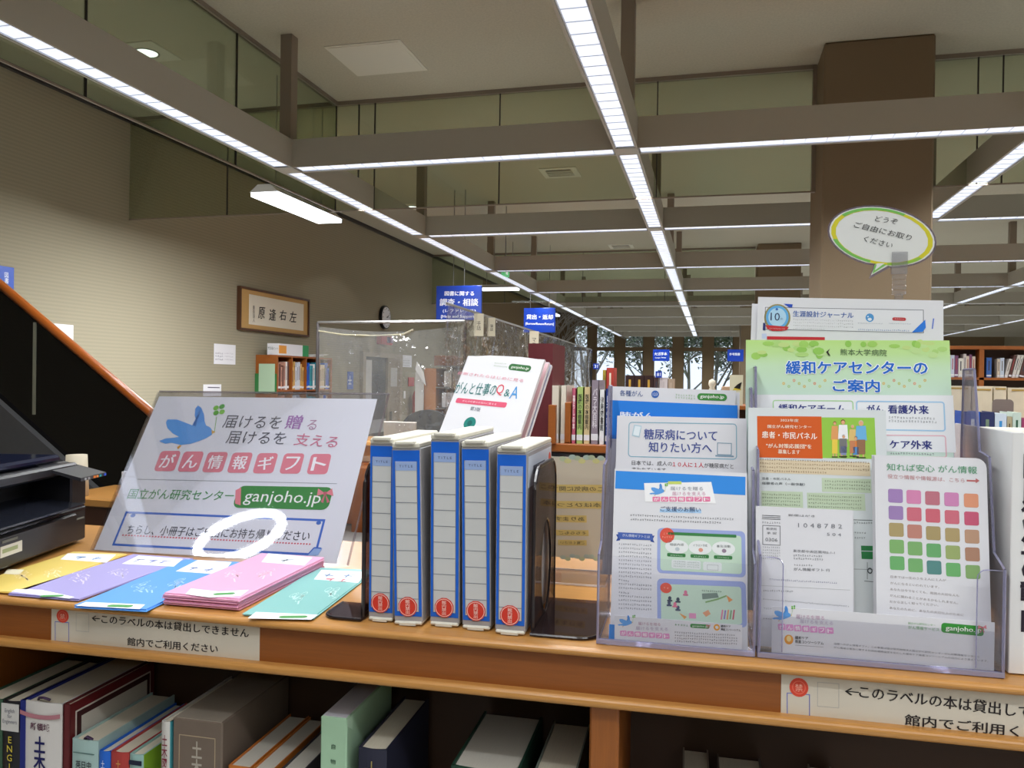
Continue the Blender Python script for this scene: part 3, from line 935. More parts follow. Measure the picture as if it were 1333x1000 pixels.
# green folder hung on the cabinet's near side
t = thing('plastic_folder', 'green translucent folder with white paper hung on the cabinet side', 'folder')
t.matrix_world = basis((XL + 0.14, 7.955, 1.40), (1, 0, 0), (0, 0, 1))
MB().box(-0.15, 0.13, 0, 0.006, 0, 0.22).obj('cover', mat('green plastic', (52, 120, 66), 0.35), t)
MB().box(-0.09, 0.11, -0.002, 0, 0.02, 0.33).obj('sheet', mat('pale green sheet', (170, 196, 168), 0.6), t)
# first-aid box and papers on top
t = thing('first_aid_box', 'white box with orange and green ends lying on the pigeonhole cabinet', 'box')
t.matrix_world = basis((XL + 0.27, 8.33, 1.83), (0, 1, 0), (0, 0, 1))
MB().box(-0.34, 0.34, 0, 0.14, 0, 0.13).obj('carton', M_PAPER, t)
MB().box(-0.33, -0.17, -0.002, 0, 0.02, 0.11).obj('label', mat('orange label', (220, 150, 60), 0.5), t)
MB().box(0.20, 0.34, -0.002, 0.14, 0.0, 0.131).obj('end_band', mat('green band', (40, 140, 80), 0.5), t)
P = Print((XL + 0.272, 8.33, 1.83), (0, 1, 0), (0, 0, 1), zoomconv(270, 350, 4.7615))
P.text('救急箱セット', (374, 492), (438, 494), 20, (40, 70, 60)); o = P.build(t, 'lettering'); o.location = (0, -0.001, 0)
for k in range(7):
    o = MB().box(-0.1, 0.1, -0.14, 0.14, 0, 0.004).obj('paper', mat('loose paper', (222, 222, 218), 0.6))
    o.location = (XL + 0.14 + rnd.uniform(-.02, .02), 8.85 + 0.035 * k, 1.831 + 0.006 * k)
    o.rotation_euler = (0.02, 0, rnd.uniform(-.15, .15))
    tag(o, '%s loose white sheet in the heap on top of the pigeonhole cabinet' % ordn(k), 'paper', 'papers on the pigeonhole cabinet')

# ------------------------------------------------------------------ service counter with clear vinyl screens
M_COUNTER = mat('counter oak', (170, 108, 54), 0.45, noise=0.12, nscale=8, stretch=(2, 2, 14))
t = thing('service_counter', 'long wooden service counter below the clear vinyl screens', 'counter', (0, 0, 0))
MB().bbox(-3.62, -2.05, 6.62, 7.2, 0.98, 1.02, 0.006).obj('worktop', M_WOOD, t)
MB().box(-3.55, -2.1, 6.70, 6.72, 0.88, 0.98).obj('front_apron', M_COUNTER, t)
for lx in (-3.58, -2.14):
    for ly in (6.66, 7.12):
        MB().bbox(lx, lx + 0.05, ly, ly + 0.05, 0, 0.98, 0.004).obj('leg', M_COUNTER, t)
MB().bbox(-2.45, -1.78, 7.2, 12.9, 0.98, 1.02, 0.006).obj('side_worktop', M_WOOD, t)
MB().box(-2.35, -1.86, 7.2, 12.8, 0, 0.98).obj('side_panel', M_COUNTER, t)
MB().box(-1.765, -1.735, 5.04, 7.2, 0, 0.98).obj('wing_panel', M_COUNTER, t)
def vinyl(name, label, p0, p1, z0, z1, waves, amp, top=None, cat='screen', sag=0.0, seed=1):
    t = thing(name, label, cat)
    p0, p1 = Vector(p0), Vector(p1)
    d = (p1 - p0); L = d.length; d.normalize(); n = Vector((-d.y, d.x, 0))
    rnd = random.Random(seed)
    NX, NZ = 90, 14
    ph = [rnd.uniform(0, 6) for _ in range(5)]
    vs = []
    for j in range(NZ + 1):
        v = j / NZ
        for i in range(NX + 1):
            u = i / NX
            a = amp * (0.35 + 0.65 * (1 - v)) * (sin(waves * 2 * pi * u + ph[0]) + 0.5 * sin(waves * 4.3 * pi * u + ph[1] + v)) + amp * 0.7 * sin(9 * v + ph[2] + 14 * u) * v
            zt = z1 - sag * abs(sin(pi * u * waves / 3)) 
            q = p0 + d * (L * u) + n * a
            vs.append((q.x, q.y, z0 + (zt - z0) * v))
    fs = [(j * (NX + 1) + i, j * (NX + 1) + i + 1, (j + 1) * (NX + 1) + i + 1, (j + 1) * (NX + 1) + i) for j in range(NZ) for i in range(NX)]
    o = MB().add(vs, fs).obj('vinyl_sheet', M_VINYL, t, smooth=True)
    return t
# front screen in its dark pipe frame
t = vinyl('vinyl_screen', 'clear vinyl screen in a dark pipe frame standing on the wooden counter', (-3.55, 6.74, 0), (-2.13, 6.68, 0), 1.04, 2.06, 3, 0.012, seed=4, sag=0.05)
mb = MB().tube([(-3.57, 6.76, 1.02), (-3.57, 6.76, 2.1)], 0.016, 8).tube([(-2.11, 6.68, 1.02), (-2.11, 6.68, 2.1)], 0.016, 8)
mb.obj('frame_post', M_DARKMETAL, t)
MB().tube([(-3.57, 6.76, 2.1), (-2.11, 6.68, 2.1)], 0.014, 8).obj('top_bar', M_METAL, t)
MB().tube([(-3.55, 6.74, 2.02), (-3.3, 6.73, 1.985), (-3.0, 6.72, 1.975), (-2.7, 6.70, 1.985), (-2.6, 6.70, 2.03)], 0.008, 6).obj('vinyl_hem', clear('milky hem', tint=(240, 236, 220), gloss=0.1, keep=0.9, body=0.3, body_rgb=(190, 184, 160)), t)
# side screen along the counter
t = vinyl('vinyl_screen', 'long crumpled clear vinyl screen hanging from a thin rail along the counter side', (-1.74, 5.12, 0), (-1.92, 12.9, 0), 1.05, 2.09, 16, 0.03, seed=9)
MB().tube([(-1.735, 5.08, 2.1), (-1.93, 12.98, 2.1)], 0.009, 6).obj('rail', M_METAL, t)
MB().tube([(-1.93, 12.98, 1.02), (-1.93, 12.98, 2.1)], 0.022, 8).obj('end_post', M_BLACK, t)
MB().tube([(-1.737, 5.10, 1.02), (-1.737, 5.10, 2.1)], 0.006, 6).obj('clear_post', M_ACRYL, t)
MB().bbox(-1.78, -1.70, 5.02, 7.2, 0.98, 1.02, 0.004).obj('side_ledge', M_WOOD, t)
M_CLIPCARD = mat('cream tag card', (216, 208, 184), 0.6)
def hang_tag(yy, w, h, s, label):
    x = -1.735 - (yy - 5.08) * 0.0247 + 0.035
    O = Vector((x, yy, 2.09 - h))
    o, P = sheet('hanging_tag', label, 'tag', O, Vector((0.85, 0.52, 0)), Vector((0, 0, 1)), w, h, 0.002, M_CLIPCARD)
    vs, fs, x0, x1, y0, y1 = text_mesh(s)
    k = min(w * 0.45 / (x1 - x0), h * 0.72 / (y1 - y0))
    P.mb.add([((a - (x0 + x1) / 2) * k, -EPS * 2, h * 0.46 + (b - (y0 + y1) / 2) * k) for a, b in vs], fs, P.mi((70, 70, 66)))
    P.build(o)
hang_tag(5.78, 0.075, 0.17, '手\n話', 'cream tag in front of the first blue hanging sign, nearest end of the vinyl rail')
hang_tag(6.18, 0.06, 0.15, '筆\n談', 'cream tag hung second along the vinyl rail, behind the white booklet')
hang_tag(7.95, 0.10, 0.26, 'マ\nス\nク', 'long cream tag on the vinyl rail above the dark red book')

# blue hanging signs
M_SIGN = mat('sign royal blue', (16, 60, 170), 0.35, spec=0.5)
def hang_sign(label, y, pts, conv, lines, wires):
    O, U, V = plane_F(y, 0, F=False)
    TL, TR, BL = pts
    P0 = Print(O, U, V)
    a, b, c = P0.uv(*TL), P0.uv(*TR), P0.uv(*BL)
    W = b[0] - a[0]; z1 = (a[1] + b[1]) / 2; z0 = c[1]
    O2 = O + U * ((a[0] + b[0]) / 2) + V * z0
    t = thing('hanging_sign', label, 'sign'); t.matrix_world = basis(O2, U, V)
    H = z1 - z0
    MB().bbox(-W / 2, W / 2, 0, 0.03, 0, H, 0.004).obj('panel', M_SIGN, t)
    P = Print(O2, U, V, conv)
    for s, p0, p1, h in lines: P.text(s, p0, p1, h, (236, 240, 250), bold=0.02)
    P.build(t, 'lettering')
    for sx in wires:
        MB().tube([(sx * W, 0.015, H), (sx * W, 0.015, HC - O2.z)], 0.005, 5).obj('hanging_wire', M_METAL, t)
cv = zoomconv(540, 360, 11.1)
hang_sign('large blue hanging sign with white letters, partly behind the vinyl rail', 9.0, [(568, 372), (627, 372), (568, 417)], cv,
          [('図書に関する', (432, 245), (855, 245), 66), ('調査・相談', (362, 372), (915, 372), 105), ('(レファレンス)', (405, 500), (880, 500), 52), ('[Help and Support]', (380, 582), (880, 582), 52)], (-0.13, 0.11))
cv = zoomconv(600, 380, 6.667)
hang_sign('blue hanging sign above the dark red book, with one line of big white letters', 13.0, [(682, 401), (723, 401), (682, 433)], cv,
          [('貸出・返却', (568, 217), (798, 219), 42), ('[Borrow/Renew/Return]', (562, 278), (805, 282), 26)], (-0.3, 0.3))
cv = zoomconv(700, 400, 4.4433)
hang_sign('small dark blue hanging sign in front of the end windows', 20.0, [(850, 455), (871.5, 455), (850, 470)], cv,
          [('大活字本', (674, 270), (748, 270), 18), ('Large Print', (680, 293), (742, 293), 9)], (-0.3, 0.3))
hang_sign('narrow dark blue hanging sign beside the green poster at the end windows', 20.5, [(947, 455), (968, 455), (947, 470.5)], cv,
          [('参考図書', (1108, 272), (1170, 272), 16)], (-0.3, 0.3))

# rack with trays behind the counter, chair, bottle
t = thing('tray_rack', 'wooden rack with grey trays and hanging papers behind the vinyl screen', 'rack', (-3.55, 9.6, 0), 0)
MB().box(-0.02, 0.14, 0, 0.4, 0, 1.72).obj('side_board', M_COUNTER, t)
MB().box(0.14, 0.62, 0.36, 0.4, 0, 1.74).obj('back_board', mat('rack back', (150, 140, 126), 0.6), t)
for z in (0.9, 1.2, 1.47, 1.74):
    MB().box(0.14, 0.62, 0, 0.36, z, z + 0.015).obj('tray', M_METAL, t)
rnd = random.Random(8)
for i, (x, z, w, h, rgb) in enumerate([(0.2, 1.755, 0.26, 0.13, (122, 74, 44)), (0.46, 1.755, 0.14, 0.11, (150, 120, 100)), (0.26, 1.485, 0.10, 0.20, (214, 210, 204)), (0.40, 1.485, 0.16, 0.22, (150, 140, 134)), (0.28, 1.215, 0.20, 0.2, (206, 204, 206)), (0.5, 1.215, 0.12, 0.22, (176, 170, 160)), (0.3, 0.915, 0.22, 0.2, (196, 60, 50))]):
    small_box('box', ['brown carton on the top tray of the rack', 'smaller tan carton on the top tray of the rack', 'white paper bundle on the upper tray of the rack', 'grey file box on the upper tray of the rack', 'pale paper bundle on the middle tray of the rack', 'narrow grey box on the middle tray of the rack', 'red-edged magazine file on the low tray of the rack'][i], 'box', (-3.55 + x + 0.02, 9.75, z), (w, 0.2, h), ink(rgb))
t = thing('paper_calendar', 'curled white papers hung on the wall side of the tray rack', 'papers', (-3.60, 9.52, 1.0))
MB().tube([(0, 0.03, -1.0), (0, 0.03, 0.78)], 0.008, 6).obj('stand_rod', M_METAL, t)
MB().prism([(-0.06, 0.15), (0.05, 0.15), (0.05, 0.62), (-0.02, 0.70), (-0.06, 0.66)], 0, 0.02, 'y').obj('sheet', mat('pinned paper', (200, 198, 194), 0.6), t)
MB().prism([(-0.05, 0.70), (0.09, 0.50), (0.06, 0.66), (-0.03, 0.80)], -0.03, -0.015, 'y').obj('curled_sheet', mat('pinned paper light', (226, 226, 224), 0.6), t)
t = thing('office_chair', 'black rounded chair back showing above the document cases', 'chair', (-2.92, 7.95, 0))
mb = MB()
prof = [(0.30 * cos(pi * k / 12) , 1.02 + 0.24 * sin(pi * k / 12)) for k in range(13)]
mb.prism([(0.27, 0.62)] + prof + [(-0.27, 0.62)], 0, 0.09, 'y')
mb.obj('backrest', mat('black fabric', (26, 24, 26), 0.85, noise=0.2, nscale=60), t)
MB().bbox(-0.26, 0.26, -0.45, 0.02, 0.44, 0.53, 0.02).obj('seat', mat('black fabric', (26, 24, 26), 0.85), t)
MB().tube([(0, -0.2, 0.05), (0, -0.2, 0.44)], 0.03, 8).obj('column', M_METAL, t)
for k in range(5):
    a = 2 * pi * k / 5
    MB().tube([(0, -0.2, 0.10), (0.28 * cos(a), -0.2 + 0.28 * sin(a), 0.03)], 0.022, 6).obj('leg', M_BLACK, t)
t = thing('monitor', 'white-framed monitor top edge just above the second document case', 'monitor', (-2.82, 6.95, 1.02))
MB().bbox(-0.16, 0.16, 0, 0.02, 0.03, 0.157, 0.003).obj('screen', mat('monitor grey', (120, 116, 110), 0.4), t)
MB().box(-0.16, 0.16, 0, 0.02, 0.157, 0.166).obj('top_edge', M_WHITE, t)
MB().box(-0.03, 0.03, 0.02, 0.04, 0, 0.12).obj('neck', M_WHITE, t)
MB().box(-0.1, 0.1, -0.04, 0.08, 0, 0.01).obj('foot', M_WHITE, t)
t = thing('spray_bottle', 'little dark checked bottle beside the top corner of the bird board', 'bottle', (-3.30, 6.95, 1.02))
MB().lathe([(0, 0), (0.045, 0), (0.045, 0.12), (0.02, 0.2), (0.015, 0.24), (0, 0.24)], n=12).obj('body', mat('dark bottle', (40, 40, 56), 0.3), t, smooth=True)
for k in range(3):
    MB().lathe([(0.0462 - 0.001 * k, 0.02 + 0.05 * k), (0.0462 - 0.002 * k, 0.035 + 0.05 * k)], n=12).obj('pale_band', M_PAPER, t)
MB().lathe([(0, 0.24), (0.02, 0.24), (0.01, 0.30), (0, 0.31)], n=10).obj('cap', M_WHITE, t)

# wooden end panels beyond the counter's back edge
t = thing('low_cabinet', 'low orange wooden cabinet on the grey floor, seen under the vinyl screen table', 'cabinet', (-3.58, 7.55, 0))
MB().bbox(-0.32, 0.0, 0.30, 0.68, 0.02, 0.64, 0.006).obj('body', M_WOODX, t)
MB().box(0.0, 0.26, 0.0, 0.40, 0.0, 0.66).obj('side_block', mat('orange panel', (150, 84, 30), 0.4), t)
MB().box(-0.33, 0.27, 0.28, 0.70, 0.66, 0.68).obj('top_board', M_WOODX, t)
small_box('paper_bag', 'crumpled tan bag of papers on the low orange cabinet', 'bag', (-3.56, 8.0, 0.68), (0.40, 0.2, 0.26), mat('tan bag', (150, 120, 92), 0.7, noise=0.4, nscale=16))

# ------------------------------------------------------------------ bookcases down the hall
def case_(name, label, x0, x1, y, d, boards, ups, top, m, rz=0):
    t = thing(name, label, 'bookcase', (0, 0, 0))
    for z in boards:
        MB().box(x0, x1, y, y + d, z - 0.025, z).obj('shelf_board', m, t)
    MB().bbox(x0 - 0.02, x1 + 0.02, y - 0.01, y + d + 0.01, top - 0.035, top, 0.004).obj('top_board', m, t)
    for u in ups:
        MB().box(u - 0.022, u + 0.022, y, y + d, 0, top - 0.035).obj('upright', m, t)
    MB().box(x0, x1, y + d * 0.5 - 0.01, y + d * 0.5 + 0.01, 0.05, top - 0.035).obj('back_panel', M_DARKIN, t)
    return t
# middle case: books stand on its top and on the board below
case_('bookcase', 'low wooden bookcase just behind the counter, with books standing on its top', -1.05, 2.4, 3.25, 0.5, [0.1, 0.42, 0.74, 1.04], [-1.03, -0.1, 0.85, 1.6, 2.38], 1.335, M_WOODX)
PXX = lambda px: -0.66 + (px - 718) * 0.00333
def mid_book(a, b, top, rgb, label, title=(60, 60, 70), base=1.335, depth=0.2, y=3.27, txt=None, tcol=(50, 50, 50)):
    w = PXX(b) - PXX(a); h = top - base
    t = thing('book', label, 'book', ((PXX(a) + PXX(b)) / 2, y, base))
    book_parts(t, w * 0.97, h, depth, ink(rgb), cov=0.002, rounded=False)
    MB().box(-w * 0.44, w * 0.44, -0.0008, 0, h * 0.06, h * 0.16).obj('spine_label', M_PAPER, t)
    if txt:
        vs, fs, x0, x1, y0, y1 = text_mesh('\n'.join(txt), 0.01)
        k = min(w * 0.62 / (x1 - x0), 9); ky = h * 0.62 / (y1 - y0)
        MB().add([((p - (x0 + x1) / 2) * k, -0.0008, h * 0.56 + (q - (y0 + y1) / 2) * ky) for p, q in vs], fs).obj('lettering', ink(tcol), t)
    return t
t = thing('book', 'tall dark red bound volume behind the white booklet', 'book', (-0.70, 3.27, 1.335))
book_parts(t, 0.105, 0.415, 0.28, mat('dark red cloth', (92, 22, 30), 0.6, noise=0.1), rounded=True)
t = thing('bookend', 'orange wooden bookend between cream books and the pink spine', 'bookend', (PXX(742.5), 3.255, 1.335))
MB().bbox(-0.012, 0.012, 0, 0.15, 0, 0.17, 0.002).obj('upright', M_WOODX, t); MB().box(-0.012, 0.012, 0, 0.18, -0.0, 0.006).obj('foot', M_WOODX, t)
small_box('bookend', 'short orange block bookend beside the tall dark red volume', 'bookend', (-0.637, 3.23, 1.335), (0.03, 0.03, 0.16), M_WOODX)
mid_book(719.5, 731, 1.575, (214, 206, 190), 'plain cream book right beside the tall dark red volume')
mid_book(732.5, 740, 1.575, (222, 214, 198), 'plain cream book before the orange wooden bookend')
mid_book(747, 752, 1.565, (196, 96, 120), 'thin pink-spined book beside the orange bookend', txt='暮らしの本', tcol=(250, 240, 240))
mid_book(753, 761.3, 1.57, (168, 192, 112), 'green-spined book with dark lettering on the low case', txt='医療の本棚案内')
mid_book(762, 770, 1.57, (206, 186, 140), 'beige-spined book with dark lettering on the low case', txt='医療の本棚案内')
mid_book(771, 780.5, 1.60, (140, 128, 140), 'taller mauve grey book with white lettering on the low case', txt='バラ大百科', tcol=(226, 222, 228))
mid_book(781.3, 788, 1.56, (226, 226, 226), 'white-spined book with black lettering between mauve and navy books', txt='健康図書館', tcol=(20, 20, 24))
mid_book(788.8, 796, 1.565, (34, 54, 120), 'navy-spined book at the edge of the leaflet holder', txt='日本の病気', tcol=(220, 226, 240))
mid_book(797, 806, 1.555, (120, 60, 50), 'brown-red book mostly hidden behind the leaflet holder')
small_box('bookend', 'brown card divider hidden behind the leaflet holder', 'bookend', (-0.33, 3.4, 1.335), (0.03, 0.15, 0.15), M_WOODX)
t = thing('leaflet_row', 'row of white calendars on the board below the coloured book spines', 'calendar')
t.matrix_world = basis((-0.48, 3.26, 1.043), (1, 0, 0), (0, 0, 1))
MB().box(-0.22, 0.22, 0, 0.02, 0, 0.235).obj('backing', mat('calendar card', (222, 218, 206), 0.6), t)
mb = MB()
for k in range(28):
    mb.box(-0.21 + 0.0155 * k, -0.204 + 0.0155 * k, -0.003, 0, 0.215, 0.232)
o = mb.obj('binding', mat('wire binding', (70, 64, 60), 0.4), t); o['kind'] = 'stuff'
for i, (x0, x1, rgb) in enumerate(((-0.26, -0.17, (120, 40, 50)), (-0.17, -0.13, (60, 40, 50)), (-0.9, -0.84, (150, 60, 50)), (-0.84, -0.77, (180, 170, 150)))):
    put_small((x0 + x1) / 2, 3.27, 1.043, x1 - x0, 0.2, 0.18, rgb, ['dark red book beside the white calendars', 'dark plum book at the end of the calendar board', 'brick red book under the tall dark red volume', 'tan book under the tall dark red volume'][i], 'books on the board under the top')
# cream volumes further along the same case, and smaller ones before them
for i, (a, b, h) in enumerate(((0.845, 0.955, 0.262), (0.958, 1.028, 0.258), (1.031, 1.075, 0.262), (1.078, 1.20, 0.258), (1.205, 1.32, 0.255))):
    t = thing('book', ['wide cream volume beside the paper stand, behind the blue spines', 'cream volume behind the blue pale spine and bookend', 'narrow cream volume behind the grey bookend', 'wide cream volume at the photo edge above the white book block', 'outermost cream volume of the row on the low case'][i], 'book', ((a + b) / 2, 3.36, 1.335), group='cream volumes on the low case')
    book_parts(t, b - a - 0.002, h, 0.24, mat('cream cloth', (206, 196, 172), 0.7, noise=0.06), rounded=True)
    MB().box(-(b - a) * 0.4, (b - a) * 0.4, -0.0050, -0.0045, h - 0.012, h - 0.006).obj('title_rule', mat('gilt', (170, 140, 70), 0.4), t)
x = 0.862
for i, (w, h, rgb, ti) in enumerate(((0.045, 0.185, (28, 84, 180), (220, 230, 240)), (0.043, 0.185, (44, 50, 92), (110, 130, 110)), (0.036, 0.18, (196, 208, 220), (60, 140, 200)), (0.015, 0.17, (170, 160, 130), (90, 70, 40)), (0.026, 0.185, (190, 206, 196), (50, 90, 70)), (0.034, 0.165, (150, 60, 100), (230, 220, 226)))):
    put_small(x + w / 2, 3.09, 1.335, w, h - 0.012, 0.13, rgb, ['bright blue book at the paper stand, first of the short row', 'dark blue grey book, second of the short row', 'pale blue-lettered book in the middle of the short row', 'thin tan book beside the pale blue-lettered one', 'pale green book before the grey bookend', 'magenta book at the end of the short row'][i], 'short books before the cream volumes', title=ti)
    x += w + 0.002
case2 = case_('bookcase', 'narrow book ledge in front of the cream volumes', 0.80, 1.5, 3.055, 0.165, [0.6, 1.0], [0.82, 1.48], 1.335, M_WOODX)
t = thing('bookend', 'grey rounded metal bookend sticking up behind the short coloured books', 'bookend', (1.035, 3.27, 1.335))
n = 8
poly = [(-0.035, 0)] + [(-0.035 + 0.015 - 0.015 * cos(pi / 2 * k / n), 0.20 + 0.015 * sin(pi / 2 * k / n)) for k in range(n + 1)] + [(0.035 - 0.015 + 0.015 * sin(pi / 2 * k / n), 0.20 + 0.015 * cos(pi / 2 * k / n)) for k in range(n + 1)] + [(0.035, 0)]
MB().prism(poly, 0, 0.003, 'y').obj('plate', mat('bookend grey', (112, 100, 96), 0.5), t); MB().box(-0.035, 0.035, -0.02, 0, 0, 0.002).obj('foot', M_METAL, t)

# seven metres off: dark encyclopedias, tags, figurine
case_('bookcase', 'wooden bookcase farther back whose top shows over the leaflet holder', -1.15, 0.62, 7.0, 0.5, [0.1, 0.45, 0.8, 1.1], [-1.13, -0.25, 0.6], 1.40, M_WOODX)
def b7(px0, px1, zt, rgb, label, title=(60, 60, 70), y=7.02):
    X = lambda p: -0.46 + (p - 855) * 0.00665
    return put_small((X(px0) + X(px1)) / 2, y, 1.40, (X(px1) - X(px0)) * 0.98, zt - 1.40, 0.22, rgb, label, 'books on the case seven metres off', title=title)
for k in range(3):
    b7(813 + 12.3 * k, 825 + 12.3 * k, 1.645, (48, 26, 24), ['dark brown encyclopedia with gold label nearest the vinyl side', 'middle dark brown encyclopedia with gold label', 'dark brown encyclopedia with gold label beside the white books'][k], title=(190, 150, 60))
b7(850, 857, 1.63, (70, 50, 50), 'dark grey-brown book beside the encyclopedias')
b7(857.5, 868, 1.63, (206, 196, 196), 'pinkish white book below the small blue shelf tag', title=(190, 180, 180))
b7(868.5, 876, 1.62, (170, 150, 130), 'tan book beside the pinkish white one', title=(190, 170, 150))
b7(783, 787, 1.69, (170, 150, 60), 'yellow book beside the blue tag', title=(120, 110, 40))
b7(788, 798, 1.71, (170, 60, 50), 'red-edged book in the higher pair by the side windows', title=(230, 220, 200))
def shelf_tag(px, py, y, s, label, w=0.055):
    O, U, V = plane_F(y, 0, F=False)
    q = Print(O, U, V).uv(px, py)
    O2 = O + U * q[0] + V * (q[1] - w / 2)
    o, P = sheet('shelf_tag', label, 'tag', O2, U, V, w, w, 0.003, M_SIGN)
    vs, fs, x0, x1, y0, y1 = text_mesh(s, 0.02)
    k = w * 0.6 / max(x1 - x0, y1 - y0)
    P.mb.add([((a - (x0 + x1) / 2) * k, -EPS * 2, w / 2 + (b - (y0 + y1) / 2) * k) for a, b in vs], fs, P.mi((230, 236, 250)))
    P.build(o)
    m = MB().tube([(0, 0.01, 0.002), (0, 0.01, -(O2.z - 1.40) if O2.z > 1.42 else -0.002)], 0.003, 5).obj('pin', M_METAL, o)
shelf_tag(776, 477, 7.02, '31', 'small blue shelf tag with white digits beside the yellow book', 0.05)
shelf_tag(857.5, 487.5, 7.0, '81', 'small blue shelf tag with white digits over the pinkish white book', 0.055)
t = thing('figurine', 'small pale figurine standing on the far bookcase', 'figurine', (0.0, 7.1, 1.40))
MB().lathe([(0, 0), (0.045, 0), (0.04, 0.1), (0.02, 0.15), (0.032, 0.175), (0.025, 0.21), (0, 0.225)], n=12).obj('body', mat('pale clay', (206, 198, 178), 0.6), t, smooth=True)
MB().tube([(-0.03, 0, 0.12), (-0.06, 0, 0.08)], 0.012, 6).obj('arm', mat('pale clay', (206, 198, 178), 0.6), t)
t = thing('picture_card', 'small yellow and black picture card standing at the end of the far bookcase', 'card')
t.matrix_world = basis((0.20, 7.05, 1.40), (1, 0, 0), (0, 0, 1))
MB().box(-0.055, 0.055, 0, 0.006, 0, 0.26).obj('card', mat('cream card', (222, 218, 190), 0.6), t)
MB().prism([(-0.02, 0.15), (0.03, 0.14), (0.045, 0.2), (0.01, 0.18)], -0.003, 0, 'y').obj('dark_motif', M_BLACK, t)
MB().prism([(-0.03, 0.13), (0.04, 0.13), (0.03, 0.16), (-0.01, 0.155)], -0.002, 0, 'y').obj('yellow_motif', mat('motif yellow', (210, 190, 60), 0.6), t)
small_box('box', 'black box beside the picture card, at the holder edge', 'box', (0.36, 7.1, 1.40), (0.16, 0.2, 0.17), M_BLACK)
small_box('box', 'pinkish wooden box between figurine and picture card', 'box', (0.115, 7.1, 1.40), (0.07, 0.1, 0.16), ink((190, 160, 130)))

# tall wooden bookcase beyond the pillar
case_('bookcase', 'tall orange wooden bookcase beyond the square pillar', 1.5, 4.6, 9.0, 0.3, [0.1, 0.45, 0.78, 1.08, 1.36, 1.68], [1.52, 2.65, 3.8, 4.58], 2.0, M_WOODX)
rnd = random.Random(21)
BC = [(226, 224, 218), (210, 206, 196), (120, 80, 110), (216, 212, 200), (228, 228, 226), (90, 60, 56), (60, 100, 170), (206, 190, 170), (190, 200, 214), (206, 198, 190)]
for z, hh in ((1.68, (0.19, 0.24)), (1.36, (0.14, 0.22))):
    x = 2.05; bi = 0
    while x < 3.7:
        if 2.60 < x < 2.70: x = 2.70
        w = rnd.uniform(0.022, 0.05)
        if z == 1.68 and 2.73 < x < 2.80: x = 2.80
        tl = 0.22 if (z == 1.68 and 2.84 < x < 3.02) else 0.0
        BN = ['white', 'pale grey', 'mauve', 'cream', 'off-white', 'dark brown', 'blue', 'beige', 'pale blue', 'pale taupe']
        ci = rnd.randrange(10); bi += 1
        put_small(x + w / 2, 9.03, z, w * 0.92, rnd.uniform(*hh), 0.2, BC[ci], '%s book, %s in the %s row of the tall bookcase' % (BN[ci], ordn(bi - 1), 'upper' if z > 1.5 else 'second'), 'books in the tall bookcase', title=rnd.choice([(60, 60, 70), (160, 60, 60), (120, 110, 100)]), tilt=tl)
        x += w + (0.004 if tl else 0)

# ------------------------------------------------------------------ stair rail, desk, printer behind the counter
def fpx(px, py, y):
    O, U, V = plane_F(y, 0, F=False)
    q = Print(O, U, V).uv(px, py)
    return q[0], q[1]
t = thing('stair_balustrade', 'sloping stair balustrade with wooden handrail over dark tinted glass', 'balustrade')
a = fpx(-60, 319, 3.0); b = fpx(200, 540, 3.0)
dx, dz = b[0] - a[0], b[1] - a[1]
c = (b[0] + dx * 0.45, b[1] + dz * 0.45)
MB().tube([(a[0], 3.0, a[1]), (b[0], 3.0, b[1]), (c[0], 3.0, c[1])], 0.020, 12).obj('handrail', M_RAIL, t, smooth=True)
w = 0.62
MB().prism([(a[0], a[1] - 0.02), (c[0], c[1] - 0.02), (c[0], c[1] - w), (a[0], a[1] - w)], 2.994, 3.006, 'y').obj('glass_panel', M_SMOKE, t)
MB().prism([(a[0], a[1] - 0.52), (c[0], c[1] - 0.52), (c[0], max(0.02, c[1] - 1.1)), (a[0], a[1] - 1.1)], 2.96, 3.04, 'y').obj('stringer', mat('stringer grey', (70, 70, 72), 0.6, noise=0.1), t)
j = fpx(48, 420, 3.0)
MB().box(j[0] - 0.006, j[0] + 0.006, 2.985, 2.993, j[1] - 0.42, j[1]).obj('glass_joint', mat('joint pale', (120, 120, 104), 0.4), t)
for k in range(7):
    u = k / 6
    x = a[0] + (c[0] - a[0]) * u; z = a[1] + (c[1] - a[1]) * u - 0.95
    MB().box(x - 0.15, x + 0.15, 3.04, 3.9, z - 0.04, z).obj('step', M_FLOOR, t)
t = thing('side_desk', 'small wooden desk behind the printer at the foot of the stairs', 'desk', (-2.33, 2.55, 0))
MB().bbox(-0.16, 0.30, 0, 0.36, 1.09, 1.12, 0.004).obj('desktop', M_WOOD, t)
MB().box(-0.15, 0.29, 0.02, 0.34, 0, 1.09).obj('body', mat('dark desk body', (70, 40, 24), 0.5), t)
t = thing('name_card', 'small white folded card on the desk beside the bird board', 'card', (-2.13, 2.62, 1.12))
MB().prism([(0, 0), (0.05, 0), (0.02, 0.10), (0, 0.10)], -0.08, 0.08, 'x').obj('card', M_PAPER, t)
t = thing('paper_cup', 'pale cup-shaped container behind the printer end', 'cup', (-2.40, 2.60, 1.12))
MB().lathe([(0, 0), (0.045, 0), (0.038, 0.16), (0.0, 0.16)], n=14).obj('cup', mat('pale cup', (196, 186, 164), 0.6), t, smooth=True)

